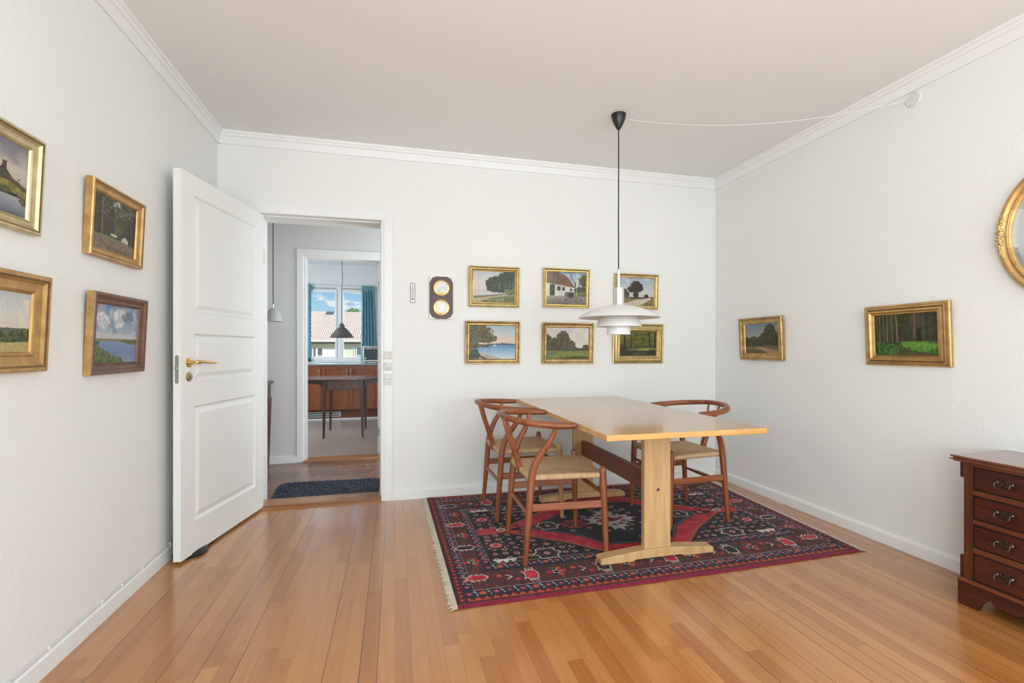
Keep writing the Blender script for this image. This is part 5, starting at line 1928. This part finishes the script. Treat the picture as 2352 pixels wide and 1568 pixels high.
ct = thing('console_table', 'dark console table against the hall wall, mostly hidden by the open door', 'table', (-1.62, 4.885, 0))
MB().box(-.50, .462, -.21, .188, .795, .822).build('tabletop', M_DARKW, ct, bevel=.004)
MB().box(-.46, .437, -.18, .176, .665, .795).build('apron', M_DARKW, ct, bevel=.002)
for sx_, x in ((1, .43), (-1, -.45)):
    for y in (-.165, .165):
        MB().tube([(x - sx_ * .022, y, 0), (x - sx_ * .006, y, .665)], [.018, .026], 4, flat=(1, 1)).build('leg', M_DARKW, ct)
bx = MB().box(-.05, .05, -.06, .06, 0, .022)
o = bx.build('tray', M_DARKW, None, bevel=.006, loc=(-1.262, 4.92, .8225))
tag(o, 'small dark flat tray on the console table in the hall', 'tray')

mat_ = thing('door_mat', 'shaggy dark grey mat with rounded corners behind the threshold', 'mat', (-.53, 4.046, 0))
mat_.scale = (1, 1.1, 1)
cor = [(-.375, -.185), (.405, -.185), (.405, .195), (-.395, .215)]
out = []
for k, (cx, cy) in enumerate(cor):
    for q in range(7):
        an = math.pi * (1 + k * .5) + q / 6 * math.pi / 2
        r = .05 if k != 3 else .09
        ccx = cx + (r if cx < 0 else -r)
        ccy = cy + (r if cy < 0 else -r)
        out.append((ccx + r * math.cos(an), ccy + r * math.sin(an)))
MB().prism(out, 0.001, .012, 'xy').build('backing', pmat('charcoal_backing', (.035, .037, .045), .95), mat_)
from mathutils.geometry import intersect_point_tri_2d
m = MB()
rr = random.Random(4)


def inside(x, y):
    c = False
    j = len(out) - 1
    for i in range(len(out)):
        if (out[i][1] > y) != (out[j][1] > y) and x < (out[j][0] - out[i][0]) * (y - out[i][1]) / (out[j][1] - out[i][1]) + out[i][0]:
            c = not c
        j = i
    return c


cnt = 0
while cnt < 9500:
    x, y = rr.uniform(-.40, .41), rr.uniform(-.19, .22)
    if not inside(x, y):
        continue
    cnt += 1
    a = rr.uniform(0, 6.28)
    l = rr.uniform(.003, .009)
    w_ = .0024
    ca, sa = math.cos(a), math.sin(a)
    zt = .012 + rr.uniform(.004, .010)
    m.add([(x - sa * w_, y + ca * w_, .011), (x + sa * w_, y - ca * w_, .011), (x + ca * l + sa * w_ * .5, y + sa * l - ca * w_ * .5, zt), (x + ca * l - sa * w_ * .5, y + sa * l + ca * w_ * .5, zt)], [(0, 1, 2, 3)])
pl_ = m.build('pile', pmat('charcoal_pile', srgb(98, 102, 116), .95, var=.5, vscale=50, col2=srgb(58, 61, 74)), mat_)
pl_['kind'] = 'stuff'

# ================================================================== KITCHEN
# base units: each its own cabinet, one worktop across
CBY = 8.0
edges = [-2.37, -1.96, -1.547, -1.134, -.721, -.308, .105]
labs = ['cherry brown base cabinet, farthest left under the kitchen worktop', 'cherry brown base cabinet left of the curtain, under the worktop',
        'cherry brown base cabinet below the left end of the window', 'cherry brown base cabinet under the middle of the window, left of two facing handles',
        'cherry brown base cabinet with its handle on the left, below the toaster oven', 'cherry brown base cabinet at the right end of the worktop']
for k in range(6):
    a, b = edges[k], edges[k + 1]
    if k in (0,):
        continue
    t = thing('base_cabinet', labs[k], 'cabinet', ((a + b) / 2, CBY, 0), group='kitchen base cabinets')
    hw2 = (b - a) / 2
    MB().box(-hw2 + .001, hw2 - .001, .022, .60, .16, .868).build('carcase', M_CAB, t)
    MB().box(-hw2, hw2, .064, .084, .0, .16).build('plinth', M_PLINTH, t)
    f = MB()
    w2 = hw2 - .0025
    f.box(-w2, -w2 + .055, 0, .02, .165, .866).box(w2 - .055, w2, 0, .02, .165, .866)
    f.box(-w2 + .055, w2 - .055, 0, .02, .165, .225).box(-w2 + .055, w2 - .055, 0, .02, .806, .866)
    f.box(-w2 + .055, w2 - .055, .008, .018, .225, .806)
    d = f.build('door', M_CAB, t, bevel=.0015)
    hxs = -hw2 + .032 if k in (4,) else hw2 - .032
    hb = MB().tube([(hxs, .0, .70), (hxs, -.022, .705), (hxs, -.026, .72), (hxs, -.026, .80), (hxs, -.022, .815), (hxs, 0, .82)], .005, 8)
    hb.build('handle', M_STEEL, d, smooth=50)
wt = MB().box(KX0 + .002, KX1 - .002, CBY - .02, KY1 - .002, .870, .898)
tag(wt.build('worktop', M_COUNTER, None, bevel=.004), 'grey stone look worktop running under the kitchen window', 'worktop')
vg = thing('plinth_vent', 'white vent grille set in the brown kitchen plinth', 'vent', (-1.14, CBY + .063, .086))
MB().box(-.290, .290, -.006, 0, -.042, .042).box(-.27, .27, -.008, -.006, -.004, .004).build('grille_frame', M_WHITEP, vg)
mm_ = MB()
for k in range(27):
    x = -.27 + k * .02
    for z0 in (-.031, .005):
        mm_.box(x + .003, x + .018, -.0075, -.006, z0, z0 + .026)
mm_.build('slots', pmat('dark_slots', (.09, .10, .12), .6), vg)

# table with rounded top and drawer
kt = thing('drop_leaf_table', 'dark walnut drop leaf table with one drawer, standing in the kitchen', 'table', (-.635, 6.70, 0))
n = 64
tp = []
for k in range(n):
    an = 2 * math.pi * k / n
    ce, se = math.cos(an), math.sin(an)
    tp.append((.60 * math.copysign(abs(ce) ** .8, ce), .43 * math.copysign(abs(se) ** .62, se)))
MB().prism(tp, .742, .758, 'xy').build('tabletop', M_DARKT, kt, bevel=.003)
MB().box(-.235, .235, -.315, .315, .605, .742).build('apron', M_DARKW, kt, bevel=.002)
dr = MB().box(-.195, .200, -.321, -.314, .625, .728).build('drawer', M_DRAWER, kt, bevel=.001)
MB().lathe([(0, .016), (.007, .014), (.009, .009), (.005, .004), (.007, 0)], 16, (0, -.321, .678), 'y').build('knob', M_ABRASS, dr, smooth=50)
for x, y in ((-.232, -.318), (.222, -.318), (-.232, .318), (.222, .318)):
    m = MB()
    s = 1 if x < 0 else -1
    v = []
    for (zz, h_) in ((0, .012), (.60, .022), (.745, .022)):
        v += [(x + s * (.022 - h_) * -1 + a * h_ + s * 0, y + b * h_, zz) for a, b in ((-1, -1), (1, -1), (1, 1), (-1, 1))]
    m.add(v, [(0, 3, 2, 1), (0, 1, 5, 4), (1, 2, 6, 5), (2, 3, 7, 6), (3, 0, 4, 7), (4, 5, 9, 8), (5, 6, 10, 9), (6, 7, 11, 10), (7, 4, 8, 11), (8, 9, 10, 11)])
    lg = m.build('leg', M_DARKW, kt, bevel=.002)
    MB().lathe([(0, .0), (.012, .0), (.013, .03), (0, .03)], 12, (x - s * -.01 * -1, y, 0.0)).build('castor', M_ABRASS, lg, smooth=40)
for s in (-1, 1):
    br = [(s * .235, .742), (s * .46, .742), (s * .46, .715), (s * .44, .690), (s * .40, .682), (s * .34, .682), (s * .30, .672), (s * .275, .645), (s * .262, .605), (s * .235, .60)]
    MB().prism(br, -.20, -.178, 'xz').build('leaf_bracket', M_DARKW, kt, bevel=.002)

kl = thing('kitchen_pendant', 'streaked grey cone pendant hanging over the walnut table in the kitchen', 'lamp', (-.693, 6.70, KZ))
z = lambda h: h - KZ
MB().lathe([(.030, z(1.430)), (.05, z(1.418)), (.085, z(1.385)), (.125, z(1.335)), (.158, z(1.288)), (.156, z(1.2865)), (.12, z(1.333)), (.08, z(1.380)), (.03, z(1.424))], 48).build('shade', M_STRLAMP, kl, smooth=50)
MB().lathe([(0, z(1.487)), (.008, z(1.486)), (.012, z(1.478)), (.026, z(1.468)), (.036, z(1.450)), (.039, z(1.432)), (.036, z(1.422)), (0, z(1.42))], 28).build('cap', M_STRLAMP, kl, smooth=50)
MB().tube(crom([(0, 0, z(1.48)), (.002, 0, z(1.9)), (.010, 0, z(2.08)), (.004, 0, z(2.25)), (-.002, 0, 0)], 6), .0034, 8).build('cord', M_CORDK, kl, smooth=60)
MB().lathe([(.010, z(2.55)), (.03, z(2.57)), (.035, z(2.589)), (0, z(2.589))], 20).build('ceiling_cup', M_WHITEP, kl, smooth=40)


def curtain(label, x0t, x1t, x0b, x1b, z1, z0, y, folds, hem=False):
    t = thing('curtain', label, 'curtain', ((x0t + x1t) / 2, y, z0), group='teal kitchen curtains')
    cx = (x0t + x1t) / 2
    m = MB()
    nx, nz = folds * 10 + 1, 24
    vs = []
    rr = random.Random(folds)
    ph = [rr.uniform(.7, 1.3) for _ in range(folds + 2)]
    for j in range(nz):
        f = j / (nz - 1)
        for i in range(nx):
            u = i / (nx - 1)
            xa, xb = x0b + (x0t - x0b) * f, x1b + (x1t - x1b) * f
            amp = .020 * ph[int(u * folds)] * (1 - .45 * (f > .94))
            if f > .93:
                yy = amp * .5 * math.copysign(abs(math.cos(u * folds * 2 * math.pi)) ** .5, math.cos(u * folds * 2 * math.pi))
            else:
                yy = amp * math.cos(u * folds * 2 * math.pi + .3 * math.sin(f * 3))
            vs.append((xa + (xb - xa) * u - cx + .004 * math.sin(u * folds * 2 * math.pi), yy, (z1 - z0) * f))
    fs = [(j * nx + i, j * nx + i + 1, (j + 1) * nx + i + 1, (j + 1) * nx + i) for j in range(nz - 1) for i in range(nx - 1)]
    m.add(vs, fs)
    o = m.build('fabric', M_CURT, t, smooth=80)
    sm = o.modifiers.new('thickness', 'SOLIDIFY')
    sm.thickness = .0016
    if hem:
        m = MB()
        hv = [(p[0], p[1] - .003, p[2] - .004) for p in vs if p[2] < .10]
        rows = len(hv) // nx
        m.add(hv, [(j * nx + i, j * nx + i + 1, (j + 1) * nx + i + 1, (j + 1) * nx + i) for j in range(rows - 1) for i in range(nx - 1)])
        m.build('hem', M_CURTD, t, smooth=80)
    return t


curtain('narrow teal curtain at the left side of the kitchen window', -1.62, -1.375, -1.62, -1.378, 2.23, .930, 8.555, 4, True)
curtain('wide pleated teal curtain at the right side of the kitchen window', -.56, -.348, -.575, -.300, 2.23, .930, 8.555, 5)
rod = MB().tube([(-1.75, 8.59, 2.222), (-.2, 8.59, 2.222)], .006, 10)
tag(rod.build('curtain_rod', M_WHITEP, None, smooth=50), 'white curtain rod above the kitchen window', 'curtain rod')

to = thing('toaster_oven', 'silver and black toaster oven on the worktop by the teal curtain', 'toaster oven', (-.335, 8.26, .8985))
MB().box(-.178, .20, -.13, .15, .022, .285).build('body', M_STEEL, to, bevel=.012)
MB().box(-.160, .12, -.137, -.128, .055, .262).build('door', pmat('dark_oven_glass', (.03, .045, .06), .25, spec=.25), to, bevel=.006)
MB().tube([(-.145, -.130, .238), (-.143, -.158, .240), (.10, -.158, .240), (.102, -.130, .238)], .007, 8).build('handle', M_CHROME, to, smooth=50)
MB().box(.13, .19, -.134, -.128, .06, .26).build('control_panel', M_BLACK, to)
MB().box(-.15, -.125, -.1385, -.137, .072, .092).build('sticker', M_WHITEP, to)
for x in (-.12, .15):
    for y in (-.09, .10):
        MB().lathe([(0, 0), (.014, 0), (.014, .023), (0, .023)], 12, (x, y, 0)).build('foot', M_BLACK, to)
MB().box(-.15, .05, -.125, -.10, .004, .016).build('crumb_tray', M_STEEL, to)

# ================================================================== OUTSIDE THE KITCHEN WINDOW
GZ = -3.2
gr = MB().box(-40, 40, 10, 70, GZ - .2, GZ)
struct('ground', gr, pmat('garden_grass', srgb(96, 120, 62), .95, var=.4, vscale=3), 'grass between the houses')
hs = thing('neighbour_house', 'cream rendered house with a pale corrugated tile roof outside the window', 'house', (-2.5, 21.7, GZ))
hx0, hx1 = -12.0, 8.0
M_RENDER = pmat('cream_render', srgb(244, 222, 178), .9, var=.08, vscale=5)
M_WHITEW = pmat('white_render', srgb(252, 246, 230), .9)
MB().box(hx0, hx1, 0, 7.4, 0, 1.42 - GZ).build('wall', M_RENDER, hs)
MB().box(-.60, .28, -.03, 0, 0, 1.18 - GZ).build('white_panel', M_WHITEW, hs)
wins = [(-.93, -.76, .2, 1.235), (-.76, -.49, .2, 1.215), (.33, .80, .2, 1.27), (.84, 1.10, .2, 1.25), (1.9, 2.5, .2, 1.2), (-3.2, -2.4, .2, 1.2), (-5.4, -4.6, .2, 1.2)]
for k, (a, b, z0, z1) in enumerate(wins):
    f = MB()
    z0, z1 = z0 - GZ, z1 - GZ
    f.box(a, a + .045, -.06, -.0, z0, z1).box(b - .045, b, -.06, 0, z0, z1).box(a + .045, b - .045, -.06, 0, z1 - .045, z1).box(a + .045, b - .045, -.06, 0, z0, z0 + .045)
    if k in (1, 3):
        f.box(a + .045, b - .045, -.06, 0, (z0 + z1) / 2 + .12, (z0 + z1) / 2 + .16)
    wo_ = f.build('window', M_WHITEP, hs)
    mt = pmat('pale_blind', srgb(206, 214, 190), .8) if k == 2 else pmat('dark_house_glass', srgb(84, 94, 100), .15)
    MB().box(a + .045, b - .045, -.035, -.02, z0 + .045, z1 - .045).build('pane', mt, wo_)
# roof: wavy tiles
m = MB()
nx, ny = 2200, 4
ey, ez, ry, rz_ = -.22, 1.50 - GZ, 3.6, 3.02 - GZ
for (ya, za, yb, zb_) in ((ey, ez, ry, rz_), (7.85, ez, ry, rz_)):
    vs = []
    for j in range(ny):
        f = j / (ny - 1)
        for i in range(nx):
            x = hx0 - .3 + (hx1 - hx0 + .6) * i / (nx - 1)
            wv = .02 * abs(math.sin(x * math.pi / .078)) ** .8
            vs.append((x, ya + (yb - ya) * f, za + (zb_ - za) * f + wv))
    m.add(vs, [(j * nx + i, j * nx + i + 1, (j + 1) * nx + i + 1, (j + 1) * nx + i) for j in range(ny - 1) for i in range(nx - 1)])
M_TILE = bpy.data.materials.new('pale_roof_tile')
M_TILE.use_nodes = True
tt_ = NT(M_TILE.node_tree)
bb_ = tt_.n('ShaderNodeBsdfPrincipled')
oo_ = tt_.n('ShaderNodeOutputMaterial')
tt_.l(bb_.outputs[0], oo_.inputs[0])
cc_ = tt_.n('ShaderNodeTexCoord')
ss_ = tt_.n('ShaderNodeSeparateXYZ')
tt_.l(cc_.outputs['Object'], ss_.inputs[0])
# darker in the valleys between the tile rolls, paler on top
vl_ = tt_.math('ABSOLUTE', tt_.math('SINE', tt_.math('MULTIPLY', ss_.outputs[0], math.pi / .078)))
nn_ = tt_.noise(cc_.outputs['Object'], 2.2, 5, .6)
kk_ = tt_.math('ADD', vl_, tt_.math('MULTIPLY', tt_.math('SUBTRACT', nn_, .5), .5))
tt_.l(tt_.ramp(kk_, [(.12, srgb(118, 92, 84)), (.45, srgb(186, 162, 150)), (.9, srgb(214, 200, 190))]), bb_.inputs['Base Color'])
bb_.inputs['Roughness'].default_value = .9
m.build('roof', M_TILE, hs)
MB().tube([(hx0 - .3, ey - .06, ez - .02), (hx1 + .3, ey - .06, ez - .02)], .05, 10).build('gutter', M_WHITEP, hs, smooth=50)
MB().box(hx0 - .2, hx1 + .2, ey + .02, .0, ez - .12, ez - .04).build('eave', pmat('dark_soffit', srgb(70, 60, 52), .8), hs)
MB().box(-.78, -.45, 3.1, 3.4, rz_ - .25, rz_ - .02).build('roof_window', pmat('slate_blue_flashing', srgb(70, 86, 100), .5), hs)
MB().box(-.42, -.12, 3.35, 3.75, rz_ - .2, rz_ + .10).build('chimney', M_WHITEW, hs)


def tree(x, y, z0, h, r, label, seed):
    t = thing('garden_tree', label, 'tree', (x, y, z0), group='trees beyond the roof')
    MB().tube([(0, 0, 0), (.1, 0, h * .5), (0, .05, h * .9)], [.16, .1, .03], 8).build('trunk', M_DARKW, t, smooth=60)
    rr = random.Random(seed)
    m = MB()
    for k in range(420):
        th_, ph_ = rr.uniform(0, 6.28), math.acos(rr.uniform(-1, 1))
        q = r * rr.uniform(.4, 1) ** .5
        c = Vector((q * math.sin(ph_) * math.cos(th_), q * math.sin(ph_) * math.sin(th_), h + q * math.cos(ph_) * .8))
        a = Vector((rr.uniform(-1, 1), rr.uniform(-1, 1), rr.uniform(-1, 1))).normalized() * .07
        b = a.cross(Vector((rr.uniform(-1, 1), rr.uniform(-1, 1), rr.uniform(-1, 1)))).normalized() * .04
        m.add([c - a, c + b, c + a, c - b], [(0, 1, 2, 3)])
    lf = m.build('foliage', pmat('tree_leaves', srgb(120, 150, 80), .8, var=.4, vscale=4), t)
    lf['kind'] = 'stuff'
    return t


tree(-2.45, 30.0, GZ, 6.38, .55, 'airy green treetop just above the neighbour roof', 5)
